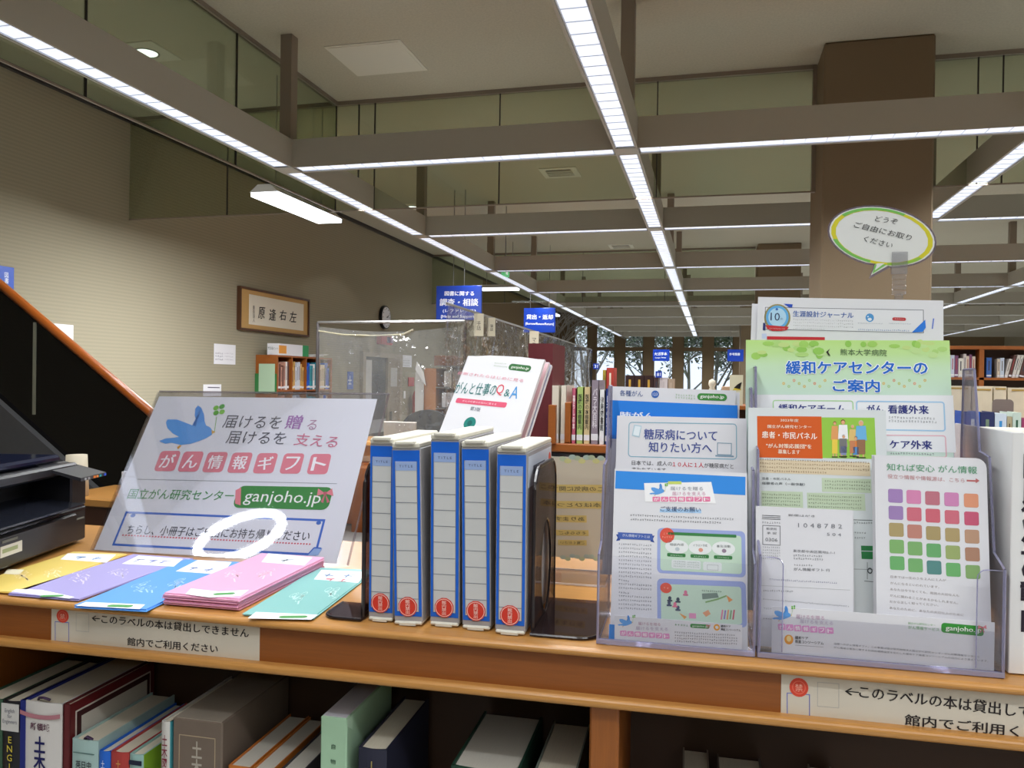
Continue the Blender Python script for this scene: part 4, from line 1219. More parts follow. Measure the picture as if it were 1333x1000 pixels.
# ------------------------------------------------------------------ the counter in front: a double-sided low bookcase
ZS = 1.195
t = thing('book_counter', 'long honey-coloured wooden bookcase used as a leaflet counter', 'bookcase', (0, 0, 0), 0, F=True)
def nosing(y0, y1, z0, z1, r):
    pts = []
    for cy, cz, a0 in ((y0 + r, z1 - r, pi / 2), (y0 + r, z0 + r * 0.8, pi)):
        for k in range(5):
            a = a0 + k * pi / 8
            pts.append((cy + r * cos(a), cz + (r if cz > (z0 + z1) / 2 else r * 0.8) * sin(a)))
    return pts + [(y1, z0), (y1, z1)]
CX0, CX1 = -2.3, 1.45
MB().prism(nosing(1.196, 1.826, 1.180, ZS, 0.0085), CX0, CX1, 'x').obj('worktop', M_WOOD, t)
MB().box(CX0 + 0.01, CX1 - 0.01, 1.216, 1.236, 1.118, 1.180).obj('apron', mat('apron oak', (138, 78, 28), 0.5, noise=0.18, nscale=14, stretch=(1.2, 22, 22)), t)
MB().prism(nosing(1.198, 1.26, 1.104, 1.1192, 0.007), CX0 + 0.01, CX1 - 0.01, 'x').obj('lower_rail', M_WOOD, t)
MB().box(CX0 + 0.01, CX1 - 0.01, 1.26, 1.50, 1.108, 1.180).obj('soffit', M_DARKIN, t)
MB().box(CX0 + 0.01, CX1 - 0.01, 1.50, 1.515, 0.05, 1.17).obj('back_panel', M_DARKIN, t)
for z in (0.70, 0.30):
    MB().prism(nosing(1.225, 1.50, z - 0.022, z, 0.006), CX0 + 0.02, CX1 - 0.02, 'x').obj('shelf_board', M_WOOD, t)
for x in (-2.28, -1.35, -0.1185, 0.85, 1.43):
    MB().bbox(x - 0.0225, x + 0.0225, 1.222, 1.81, 0.0, 1.108, 0.003).obj('upright', M_WOODV, t)
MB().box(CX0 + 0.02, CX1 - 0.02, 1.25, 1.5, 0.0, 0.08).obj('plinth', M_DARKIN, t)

# ------------------------------------------------------------------ printed notices on the apron
def strip_label(label, pts, conv, shift):
    O, U, V = plane_F(1.2155, 1.117)
    O2, W, H = fit_sheet(O, U, V, *pts, base=0.0)
    O2 = O + U * Print(O, U, V).uv(*((pts[0][0] + pts[1][0]) / 2, pts[0][1]))[0]
    W = Print(O, U, V).uv(*pts[1])[0] - Print(O, U, V).uv(*pts[0])[0]
    O2 = O + U * (Print(O, U, V).uv(*pts[0])[0] + W / 2)
    o, P = sheet('paper_label', label, 'label', O2, U, V, W, 0.0605, 0.0008, mat('laminated label', (206, 198, 182), 0.35), conv=conv)
    return o, P
cv = zoomconv(0, 760, 2.777)
o, P = strip_label('white paper notice taped to the wooden edge under the leaflets', ((67, 800), (338, 830)), cv, 0)
def label_art(P, X, seal, f1, f2, arrow, l1, l2, cols):
    P.disc(seal[0], seal[1], seal[2], (214, 74, 54), 2); P.disc(seal[0], seal[1] * 0.72, seal[2] * 0.72, (230, 110, 90), 3, inner=0.86)
    P.text('禁', (seal[0][0] - seal[1] * .4, seal[0][1]), (seal[0][0] + seal[1] * .4, seal[0][1] + 1), seal[2] * 0.8, (240, 180, 160), layer=4)
    P.rect(*f1, (70, 90, 190), 1, line=f1[2] * 0.03)
    P.rect(*f2, (170, 168, 165), 1, line=f2[2] * 0.02)
    P.text('←', *arrow, (30, 28, 28), bold=0.01)
    P.text('このラベルの本は貸出しできません', *l1, (40, 34, 36), bold=0.012)
    P.text('館内でご利用ください', *l2, (40, 34, 36), bold=0.012)
label_art(P, 0, ((227, 117), 22, 24), ((199, 172), (250, 176), 72), ((275, 138), (322, 142), 66),
          ((333, 124), (362, 127), 20), ((368, 127), (900, 179), 32), ((461, 208), (788, 236), 30), 0)
P.build(o)
cv = zoomconv(800, 815, 2.501)
O, U, V = plane_F(1.2155, 1.117)
o, P = strip_label('long white paper notice taped to the wooden edge under the clear leaflet stands', ((1017, 886), (1372, 935)), cv, 0)
label_art(P, 0, ((600, 200), 31, 31), ((561, 254), (636, 260), 74), ((660, 222), (731, 228), 80),
          ((750, 212), (795, 216), 24), ((797, 213), (1560, 306), 42), ((945, 304), (1500, 362), 36), 0)
P.build(o)

# ------------------------------------------------------------------ books on the board below (fronts 5 cm back)
def low_book(x0, x1, ztop, m, label, pages=None, D=1.25, depth=0.22, base=0.70, cov=0.003, rounded=True, group=None, tilt=0.0):
    w = x1 - x0
    t = thing('book', label, 'book', ((x0 + x1) / 2, D, base), 0, group, F=True)
    if tilt: t.matrix_world = t.matrix_world @ Matrix.Rotation(tilt, 4, 'Y')
    book_parts(t, w, ztop - base, depth, m, cov=cov, pages_m=pages, rounded=rounded)
    return t, w, ztop - base
def spine_text(t, s, w, h, z, hh, rgb, bold=0.01, ww=0.6, y=-0.0052, name='lettering'):
    vs, fs, x0, x1, y0, y1 = text_mesh(s, bold)
    kx = w * ww / (x1 - x0); ky = hh / (y1 - y0)
    MB().add([((a - (x0 + x1) / 2) * kx, y, z + (b - (y0 + y1) / 2) * ky) for a, b in vs], fs).obj(name, ink(rgb), t)
M_WPAGE = mat('white page block', (200, 196, 184), 0.85, noise=0.08, nscale=30, stretch=(40, 1, 1))
t, w, h = low_book(-1.30, -1.247, 0.985, ink((60, 90, 70)), 'green-edged book cut by the frame, first on the lower board')
t, w, h = low_book(-1.245, -1.206, 0.985, mat('black glossy cover', (24, 24, 30), 0.3), 'black-spined book with a white title band and yellow vertical letters')
MB().box(-w * .49, w * .49, -0.0052, -0.004, h - 0.055, h - 0.004).obj('title_band', ink((206, 204, 200)), t)
spine_text(t, 'English\nfor\nEngineers', w, h, h - 0.028, 0.03, (120, 120, 130), 0, 0.8, -0.0056)
spine_text(t, 'E\nN\nG\nI\nN\nE\nE\nR', w, h, h - 0.13, 0.13, (210, 190, 70), 0.01, 0.3)
t, w, h = low_book(-1.203, -1.116, 0.990, mat('white glossy cover', (214, 210, 206), 0.35), 'thick white dictionary with navy edge and dark vertical title', depth=0.24)
MB().box(-w * .5 - 0.0005, -w * .5 + 0.009, -0.004, 0.24, 0, h).obj('navy_edge', ink((34, 44, 120)), t)
mb = MB(); n = 8
for k in range(n):
    u0, u1 = -w / 2 + w * k / n, -w / 2 + w * (k + 1) / n
    z = lambda u: h - 0.020 - 0.006 * (1 - (2 * u / w) ** 2)
    mb.add([(u0, -0.0052, z(u0) - 0.005), (u1, -0.0052, z(u1) - 0.005), (u1, -0.0052, z(u1) + 0.003), (u0, -0.0052, z(u0) + 0.003)], [(0, 1, 2, 3)])
mb.obj('red_arc', ink((180, 120, 130)), t)
spine_text(t, '新領域', w, h, h - 0.045, 0.014, (90, 50, 70), 0.02, 0.48)
spine_text(t, '土\n木\n工\n学', w, h, h - 0.125, 0.125, (30, 30, 90), 0.03, 0.30)
MB().tube([(-0.02, 0.012, h - 0.003), (-0.012, 0.006, h + 0.004), (0.0, 0.003, h + 0.006), (0.012, 0.006, h + 0.002)], 0.0022, 6).obj('ribbon', ink((70, 50, 80)), t)
t, w, h = low_book(-1.114, -1.098, 0.990, mat('dark red cover', (96, 26, 30), 0.35), 'thin dark red slip-cased book beside the thick white dictionary', depth=0.235, rounded=False)
MB().box(w / 2, w / 2 + 0.0006, 0.012, 0.222, 0.02, h - 0.016).obj('white_rule', ink((206, 196, 186)), t)
MB().box(w / 2 + 0.0006, w / 2 + 0.0011, 0.015, 0.219, 0.023, h - 0.019).obj('dark_panel', ink((60, 26, 28)), t)
MB().box(w / 2 + 0.0011, w / 2 + 0.0016, 0.026, 0.210, 0.03, h - 0.03).obj('cover_panel', ink((196, 190, 180)), t)
t, w, h = low_book(-1.093, -1.038, 0.930, mat('pale teal cover', (164, 192, 188), 0.35), 'pale teal dictionary with small black title, third along the lower board')
spine_text(t, '英日中', w, h, h - 0.044, 0.014, (40, 40, 44), 0.01, 0.6)
MB().box(-w * .4, w * .4, -0.0050, -0.0042, h - 0.024, h - 0.0225).obj('rule', ink((90, 120, 116)), t)
MB().tube([(-0.008, 0.008, h - 0.003), (0.0, 0.004, h + 0.003), (0.01, 0.006, h - 0.002)], 0.003, 6).obj('ribbon', ink((60, 40, 70)), t)
t, w, h = low_book(-1.036, -1.013, 0.914, ink((40, 104, 206)), 'thin bright blue book between teal and red ones')
spine_text(t, '土\n質', w, h, h - 0.03, 0.03, (210, 220, 240), 0.01, 0.35)
t, w, h = low_book(-1.011, -0.974, 0.916, ink((176, 66, 62)), 'brick-red book beside the thin bright blue one')
spine_text(t, '土\n木', w, h, h - 0.03, 0.034, (214, 160, 90), 0.01, 0.3)
t, w, h = low_book(-0.972, -0.944, 0.916, ink((150, 186, 180)), 'small teal book with a lime green side and dark band')
MB().box(w / 2, w / 2 + 0.0008, 0.0, 0.218, 0, h).obj('lime_side', ink((132, 172, 50)), t)
MB().box(-w * .46, w * .46, -0.0050, -0.0042, h - 0.018, h - 0.010).obj('dark_band', ink((30, 40, 60)), t)
spine_text(t, '近\n代', w, h, h - 0.04, 0.026, (60, 80, 90), 0.01, 0.4)
t, w, h = low_book(-0.908, -0.889, 0.982, ink((206, 204, 198)), 'thin white book with dark red vertical letters beside the brown slip case')
MB().box(w / 2 - 0.003, w / 2 + 0.0006, -0.001, 0.2, 0, h).obj('teal_edge', ink((70, 150, 160)), t)
spine_text(t, '土\n木\n図\n解', w, h, h - 0.064, 0.082, (130, 40, 60), 0.01, 0.6)
t = thing('book', 'thick grey-brown slip case with a gold-ruled title panel', 'book', (-0.837, 1.25, 0.70), 0, F=True)
w, h = 0.098, 0.290
MB().bbox(-w / 2, w / 2, 0, 0.24, 0, h, 0.0025).obj('slip_case', mat('worn grey brown card', (112, 98, 86), 0.7, noise=0.12, nscale=25), t)
MB().box(-w / 2 + 0.003, w / 2 - 0.003, 0.002, 0.235, h - 0.0005, h + 0.0006).obj('worn_top', mat('worn case top', (150, 140, 126), 0.8, noise=0.2, nscale=18), t)
for a in ((-0.036, 0.036, h - 0.030, h - 0.0285), (-0.036, 0.036, 0.03, 0.0315), (-0.036, -0.0345, 0.03, h - 0.0285), (0.0345, 0.036, 0.03, h - 0.0285)):
    MB().box(a[0], a[1], -0.0006, 0, a[2], a[3]).obj('gold_rule', ink((170, 152, 126)), t)
spine_text(t, '土\n木\n明\n治', w, h, h - 0.10, 0.125, (178, 170, 156), 0.02, 0.22, -0.0008)
for i, (a, b, z, m, lb) in enumerate(((-0.775, -0.733, 0.918, mat('orange cover edge', (190, 110, 40), 0.5), 'low book with orange cover edges beside the brown slip case'),
                                    (-0.731, -0.693, 0.916, mat('orange cover edge', (190, 110, 40), 0.5), 'second low book with orange edges, before the grey one'),
                                    (-0.686, -0.645, 0.912, ink((70, 66, 70)), 'low dark grey book before the pale green box'))):
    low_book(a, b, z, m, lb, pages=M_WPAGE, cov=0.002, rounded=False)
t = thing('book', 'pale green slip-cased volume with two small characters on the spine', 'book', (-0.578, 1.25, 0.70), 0, F=True)
w, h = 0.048, 0.322
MB().bbox(-w / 2, w / 2, 0, 0.21, 0, h, 0.002).obj('slip_case', mat('pale green card', (164, 200, 168), 0.6, noise=0.04), t)
MB().box(-w / 2 + 0.003, w / 2 - 0.003, 0.003, 0.205, h, h + 0.0008).obj('top_face', ink((206, 206, 214)), t)
MB().prism([(0.0, h), (0.0, h - 0.012), (0.022, h - 0.028), (0.024, h)], w / 2, w / 2 + 0.0007, 'x').obj('fold', ink((180, 212, 184)), t)
spine_text(t, '自\n\n\n物', w, h, h - 0.062, 0.034, (60, 90, 70), 0.01, 0.2, -0.0008)
t, w, h = low_book(-0.532, -0.482, 0.978, mat('navy cloth', (34, 36, 56), 0.6), 'navy cloth book with a thin gold cross emblem')
MB().box(-0.0008, 0.0008, -0.0056, -0.0044, h - 0.06, h - 0.02).box(-0.012, 0.012, -0.0056, -0.0044, h - 0.034, h - 0.0325).box(-0.008, 0.008, -0.0056, -0.0044, h - 0.052, h - 0.0505).obj('gold_emblem', ink((170, 156, 96)), t)
t, w, h = low_book(-0.370, -0.258, 0.966, mat('dark green cloth', (26, 62, 46), 0.6), 'wide dark green volume before the divider post', pages=M_WPAGE, cov=0.004)
t, w, h = low_book(-0.236, -0.168, 0.962, mat('grey green cover', (120, 130, 120), 0.5), 'beige-paged volume just before the divider post')
low_book(0.000, 0.045, 0.93, ink((150, 140, 126)), 'dim grey book beyond the divider post', D=1.29, depth=0.2)
low_book(0.060, 0.135, 0.925, ink((110, 100, 92)), 'wider dim brown book beyond the divider post', D=1.29, depth=0.2)
low_book(0.215, 0.255, 0.925, ink((170, 164, 150)), 'pale leaning book under the long paper notice', D=1.29, depth=0.2)

# ------------------------------------------------------------------ fanned leaflets on the worktop
R3 = FROT.to_3x3()
def leaflet(name_rgb, label, lower_label, group, px, n, art, zstep=0.0012):
    TL, TR, BR, BL = px
    z = ZS
    U0 = R3 @ Vector((1, 0, 0))
    P0 = Print(Vector((0, 0, ZS + n * zstep)), R3 @ Vector((1, 0, 0)), R3 @ Vector((0, 1, 0)))
    q = [P0.uv(*p) for p in (TL, TR, BR, BL)]
    mid_b = (q[2] + q[3]) / 2; mid_t = (q[0] + q[1]) / 2
    W = ((q[2] - q[3]).length + (q[1] - q[0]).length) / 2
    v = (mid_t - mid_b); H = v.length; v.normalize()
    U = R3 @ Vector((v.y, -v.x, 0)); V = R3 @ Vector((v.x, v.y, 0))
    O = R3 @ Vector((mid_b.x, mid_b.y, 0))
    rnd = random.Random(label)
    for k in range(n):
        last = k == n - 1
        dx = 0 if last else rnd.uniform(-0.004, 0.004); dy = 0 if last else rnd.uniform(-0.006, 0.001)
        O2 = O + U * dx + V * dy; O2.z = ZS + (k + 1) * zstep
        o, P = sheet('leaflet', label if last else '%s, %s from the top' % (lower_label, ordn(n - 1 - k)), 'leaflet', O2, U, V, W, H, zstep * 0.92, mat('leaflet %s' % (name_rgb[0],), name_rgb[1], 0.45, spec=0.4),
                     None if last else group, conv=zoomconv(0, 480, 2.777))
        if last: art(P); P.build(o)
W_ = (236, 238, 242)
def doodle(P, cx, cy, s, rgb, seed):
    rnd = random.Random(seed)
    for k in range(7):
        x, y = cx + rnd.uniform(-s, s), cy + rnd.uniform(-s * .5, s * .5)
        P.disc((x, y), rnd.uniform(6, 12), rnd.uniform(4, 9), rgb, 1, n=12, inner=0.86)
        P.line((x, y + 5), (x + rnd.uniform(-14, 14), y + rnd.uniform(8, 18)), 1.6, rgb, 1)
def art_yellow(P):
    P.poly([(245, 668), (420, 672), (385, 702), (218, 690)], W_, 1); P.fine((252, 684), (385, 688), 12, (100, 150, 210), 2)
    P.poly([(28, 725), (88, 727), (70, 745), (14, 742)], (240, 232, 200), 1)
    doodle(P, 190, 735, 22, (244, 222, 170), 1); doodle(P, 80, 745, 16, (244, 222, 170), 2)
def art_purple(P):
    P.poly([(500, 676), (662, 688), (628, 716), (440, 706)], W_, 1); P.fine((470, 693), (620, 701), 13, (120, 130, 200), 2)
    P.poly([(60, 797), (150, 800), (270, 826), (250, 832), (40, 806)], W_, 1); P.rect((145, 823), (230, 822), 8, (80, 150, 80), 3, r=0.5)
    doodle(P, 290, 750, 28, (214, 206, 238), 3); doodle(P, 425, 740, 22, (214, 206, 238), 4)
def art_blue(P):
    P.poly([(715, 692), (838, 700), (800, 745), (635, 733)], W_, 1); P.fine((665, 722), (790, 729), 14, (110, 130, 190), 2)
    P.poly([(310, 844), (525, 853), (505, 870), (275, 858)], W_, 1); P.rect((388, 858), (480, 860), 9, (80, 150, 80), 3, r=0.5)
    doodle(P, 520, 785, 30, (176, 212, 250), 5); doodle(P, 640, 770, 24, (176, 212, 250), 6)
def art_pink(P):
    P.poly([(970, 668), (1130, 683), (1100, 712), (945, 700)], W_, 1); P.fine((980, 690), (1085, 698), 14, (120, 130, 150), 2)
    P.poly([(690, 795), (790, 806), (900, 800), (870, 822), (760, 828), (670, 816)], W_, 1); P.rect((770, 817), (850, 813), 8, (80, 150, 80), 3, r=0.5)
    doodle(P, 850, 745, 28, (246, 206, 224), 7); doodle(P, 960, 735, 20, (246, 206, 224), 8)
def art_teal(P):
    P.poly([(1162, 728), (1322, 735), (1295, 775), (1135, 762)], W_, 1); P.fine((1150, 745), (1300, 752), 13, (100, 130, 170), 2); P.fine((1165, 762), (1270, 767), 11, (200, 90, 110), 2, seed=3)
    P.poly([(925, 880), (1150, 890), (1125, 908), (895, 903)], W_, 1); P.rect((1008, 899), (1112, 898), 9, (80, 150, 80), 3, r=0.5)
    doodle(P, 1080, 825, 26, (196, 230, 224), 9); doodle(P, 1190, 810, 26, (196, 230, 224), 10)
low = '%s leaflet lying under the top one of its thin fanned pile'
leaflet(('yellow', (224, 198, 104)), 'yellow leaflet at the printer end of the fanned row', low % 'yellow', 'yellow leaflets under the top one', [(95, 717), (165, 722), (22, 770), (-55, 768)], 3, art_yellow)
leaflet(('purple', (162, 154, 206)), 'purple leaflet fanned between the yellow and blue ones', low % 'purple', 'purple leaflets under the top one', [(170, 722), (255, 726), (100, 780), (14, 772)], 3, art_purple)
leaflet(('blue', (88, 154, 228)), 'bright blue leaflet fanned between the purple and pink ones', low % 'blue', 'blue leaflets under the top one', [(243, 728), (315, 732), (190, 794), (97, 787)], 3, art_blue)
leaflet(('pink', (226, 164, 196)), 'pink leaflet on top of the thickest pile in the fan', 'pink leaflet stacked under the top one of the thick pink pile', 'pink leaflets under the top one', [(345, 719), (419, 727), (312, 779), (213, 772)], 12, art_pink, 0.0017)
leaflet(('teal', (128, 184, 180)), 'teal green leaflet fanned last, beside the blue document cases', low % 'teal', 'teal leaflets under the top one', [(420, 738), (482, 743), (408, 807), (314, 797)], 2, art_teal)

# ------------------------------------------------------------------ the large laminated board
O, U, V = plane_F(1.5692, 1.1976, 0.5915, 0.0131, 0.0084, X=-1.0219)
M_LAM = clear('glossy laminate', tint=(253, 253, 255), gloss=0.02, rough=0.03, keep=0.995)
o, P = sheet('display_board', 'large white laminated board with a blue bird, leaning back behind the leaflets', 'board', O + V * 0.002, U, V, 0.590, 0.416, 0.0012, mat('board paper', (226, 227, 233), 0.5), conv=zoomconv(0, 480, 2.777))
bird(P, 680, 225, 1.0)
G1, PU = (86, 88, 100), (166, 120, 178)
P.text('届けるを', (810, 191), (1018, 196), 46, G1); P.text('贈', (1036, 193), (1092, 194), 50, PU, bold=0.01); P.text('る', (1112, 203), (1146, 204), 36, (176, 130, 160))
P.text('届けるを', (822, 248), (1034, 253), 46, G1); P.text('支える', (1068, 255), (1222, 266), 44, (206, 120, 146), bold=0.004)
giftboxes(P, [(606, 334), (690, 336), (778, 338), (868, 340), (960, 342), (1056, 343), (1154, 345)], 74, 74)
P.line((497, 400), (1218, 416), 2.2, (150, 156, 160))
P.text('国立がん研究センター', (466, 452), (846, 460), 38, (70, 150, 84), bold=0.004, shear=0.0)
P.rect((852, 463), (1196, 470), 82, (60, 136, 66), 2, r=0.28)
P.poly([(852, 440), (872, 430), (870, 495), (850, 488)], (224, 130, 140), 3)
P.text('ganjoho.jp', (884, 466), (1160, 474), 56, (244, 248, 242), layer=4)
bow(P, 1176, 452, 1.15, 5)
P.rect((430, 577), (1160, 610), 130, (66, 108, 196), 1, line=8)
P.poly([(1110, 676), (1134, 648), (1166, 650), (1150, 676)], (150, 180, 224), 3)
P.line((1112, 674), (1136, 648), 5, (66, 108, 196), 4); P.line((1136, 648), (1162, 650), 5, (66, 108, 196), 4)
P.disc((481, 531), 9, 7, (70, 110, 190), 2); P.disc((1152, 558), 9, 7, (70, 110, 190), 2)
P.text('ちらし、小冊子はご自由にお持ち帰りください', (462, 581), (1120, 606), 36, (64, 66, 78), bold=0.004)
for k in range(64):
    u = k / 63
    P.rect((445 + 675 * u - 3, 602 + 33 * u), (445 + 675 * u + 3, 602 + 33 * u), 5, (216, 96, 110), 2)
P.build(o)
b = o
lam = MB().box(-0.303, 0.303, -0.0030, -0.0022, -0.002, 0.428).obj('laminate', M_LAM, b)
MB().box(-0.306, 0.318, 0.006, 0.0095, -0.0, 0.436).obj('acrylic_back', M_ACRYL, b)
MB().box(0.3165, 0.3195, 0.005, 0.0105, 0.0, 0.436).box(-0.306, 0.3195, 0.005, 0.0105, 0.4345, 0.437).obj('acrylic_rim', M_ACGREY, b)
# upright prop behind it
pr = MB().box(-0.09, 0.09, 0, 0.003, 0, 0.335).obj('prop', M_ACRYL, b)
pr.matrix_world = FROT @ Matrix.Translation((-1.0, 1.800, ZS)) 
pr.matrix_parent_inverse = Matrix.Identity(4)
pr.matrix_local = b.matrix_world.inverted() @ (FROT @ Matrix.Translation((-1.0, 1.806, ZS)))
# unseen glowing ring, added overhead so the laminate shows a ring of glare
t = thing('glare_ring', 'glowing ring added overhead to make the white glare on the laminated board', 'lamp', (-1.93, 0.59, 2.60))
yv = Vector((0.905, 0.426, 0.0)); refl = Vector((-0.4504, -0.494, 0.7437))
side = refl.cross(yv).normalized()
pts = [yv * (0.245 * cos(2 * pi * k / 36)) + (side * 0.30 + refl * 0.954) * (0.245 * sin(2 * pi * k / 36)) for k in range(37)]
MB().tube(pts, 0.021, 8, cap=False).obj('ring_tube', RINGGLOW, t, smooth=True)
MB().tube([(0, 0, 0.22), (0, 0, HC - 2.60)], 0.006, 6).obj('stem', M_METAL, t)

# ------------------------------------------------------------------ five document cases
M_PP = clear('frosted case plastic', tint=(225, 225, 228), gloss=0.05, keep=0.9, rough=0.25, body=0.82, body_rgb=(176, 174, 176))
M_CASEIN = mat('case contents', (176, 174, 172), 0.8)
M_CAP = mat('cream case cap', (208, 204, 190), 0.5)
M_BLUE = mat('spine blue', (22, 98, 205), 0.35, spec=0.5)
M_INDEX = mat('index card grey', (196, 197, 196), 0.6)
LB = ['blue-spined document case standing first beside the bird board', 'blue-spined document case, second in the row and slightly turned', 'blue-spined document case in the middle of the row of five',
      'blue-spined document case, fourth in the row of five', 'blue-spined document case against the smoky bookend']
for i, (x0, x1, y, top, ty, roll) in enumerate(((-0.517, -0.470, 1.244, 1.502, 0, 0.004), (-0.468, -0.416, 1.236, 1.497, 0.03, 0.028), (-0.410, -0.357, 1.246, 1.512, 0.0, 0.010), (-0.354, -0.303, 1.242, 1.502, -0.02, 0.020), (-0.297, -0.2445, 1.233, 1.496, 0.0, 0.004))):
    w = x1 - x0 - 0.003; h = top - ZS
    t = thing('document_case', LB[i], 'document case', ((x0 + x1) / 2, y, ZS), ty, F=True)
    t.matrix_world = t.matrix_world @ Matrix.Rotation(-roll, 4, 'Y')
    MB().bbox(-w / 2, w / 2, 0.0, 0.232, 0.004, h - 0.012, 0.002).obj('shell', M_PP, t)
    MB().box(-w / 2 + 0.004, w / 2 - 0.004, 0.004, 0.226, 0.008, h - 0.018).obj('paper_block', M_CASEIN, t)
    MB().bbox(-w / 2 + 0.001, w / 2 - 0.001, -0.003, 0.235, h - 0.013, h - 0.004, 0.002).obj('cap', M_CAP, t)
    MB().bbox(-w * 0.34, w * 0.34, -0.009, 0.006, h - 0.007, h - 0.001, 0.0015).obj('catch', M_CAP, t)
    MB().bbox(-w / 2 + 0.001, w / 2 - 0.001, -0.003, 0.235, 0.0, 0.006, 0.002).obj('foot_cap', M_CAP, t)
    MB().box(-w * 0.28, w * 0.28, -0.006, -0.003, 0.0, 0.004).obj('foot_catch', M_CAP, t)
    MB().box(-w / 2 + 0.0015, w / 2 - 0.0015, -0.0008, 0.0, 0.014, h - 0.0165).obj('spine_card', M_BLUE, t)
    iw = w * 0.375; zt = h - 0.0345
    ic = MB().box(-iw, iw, -0.0014, -0.0008, 0.022, zt).obj('index_card', M_INDEX, t)
    MB().box(-iw, iw, -0.0018, -0.0014, zt - 0.015, zt).obj('title_tab', ink((150, 172, 214)), ic)
    rl = MB()
    for k in range(1, 9):
        z = zt - 0.015 - k * 0.0262
        rl.box(-iw * 0.98, iw * 0.98, -0.0018, -0.0014, z - 0.0005, z + 0.0005)
    for s in (-1, 1): rl.box(s * iw - 0.0004, s * iw + 0.0004, -0.0018, -0.0014, 0.022, zt)
    rl.obj('ruled_lines', ink((128, 132, 140)), ic)
    vs, fs, a0, a1, b0, b1 = text_mesh('T I T L E', 0.01)
    k = iw * 1.25 / (a1 - a0)
    MB().add([((p - (a0 + a1) / 2) * k, -0.0021, zt - 0.0078 + (q - (b0 + b1) / 2) * k * 0.85) for p, q in vs], fs).obj('lettering', ink((84, 96, 130)), ic)
    sz = 0.026
    mb = MB(); n = 24
    r = 0.0158
    mb.prism([((r * (1.0 + 0.03 * (k % 2))) * cos(2 * pi * k / n), 0.030 + (r * (1.0 + 0.03 * (k % 2))) * sin(2 * pi * k / n)) for k in range(n)], -0.0030, -0.0019, 'y')
    mb.obj('seal', mat('seal red', (206, 56, 40), 0.4), t)
    mb = MB()
    for k in range(n):
        a, a2 = 2 * pi * k / n, 2 * pi * (k + 1) / n
        for ra, rb in ((r * 0.93, r * 0.86),):
            mb.add([(ra * cos(a), -0.0033, .03 + ra * sin(a)), (ra * cos(a2), -0.0033, .03 + ra * sin(a2)), (rb * cos(a2), -0.0033, .03 + rb * sin(a2)), (rb * cos(a), -0.0033, .03 + rb * sin(a))], [(0, 1, 2, 3)])
    vs, fs, a0, a1, b0, b1 = text_mesh('館\n内\n禁\n出', 0.01)
    mb.add([((p - (a0 + a1) / 2) * r * 0.50 / (a1 - a0), -0.0033, .03 + (q - (b0 + b1) / 2) * r * 1.5 / (b1 - b0)) for p, q in vs], fs)
    mb.obj('seal_lettering', ink((238, 196, 186)), t)
    if i == 4:
        MB().box(w / 2, w / 2 + 0.0006, 0.01, 0.22, h - 0.07, h - 0.02).obj('side_card', ink((190, 196, 208)), t)
        for k in range(9):
            MB().box(w / 2 + 0.0006, w / 2 + 0.001, 0.05 + 0.012 * k, 0.059 + 0.012 * k, h - 0.052, h - 0.038).obj('side_letter', ink((84, 84, 96)), t)
        mb = MB().prism([(0.205 + 0.012 * cos(2 * pi * k / 16), h - 0.045 + 0.016 * sin(2 * pi * k / 16)) for k in range(16)], w / 2 + 0.0006, w / 2 + 0.0012, 'x')
        mb.obj('side_seal', mat('seal red', (206, 56, 40), 0.4), t)

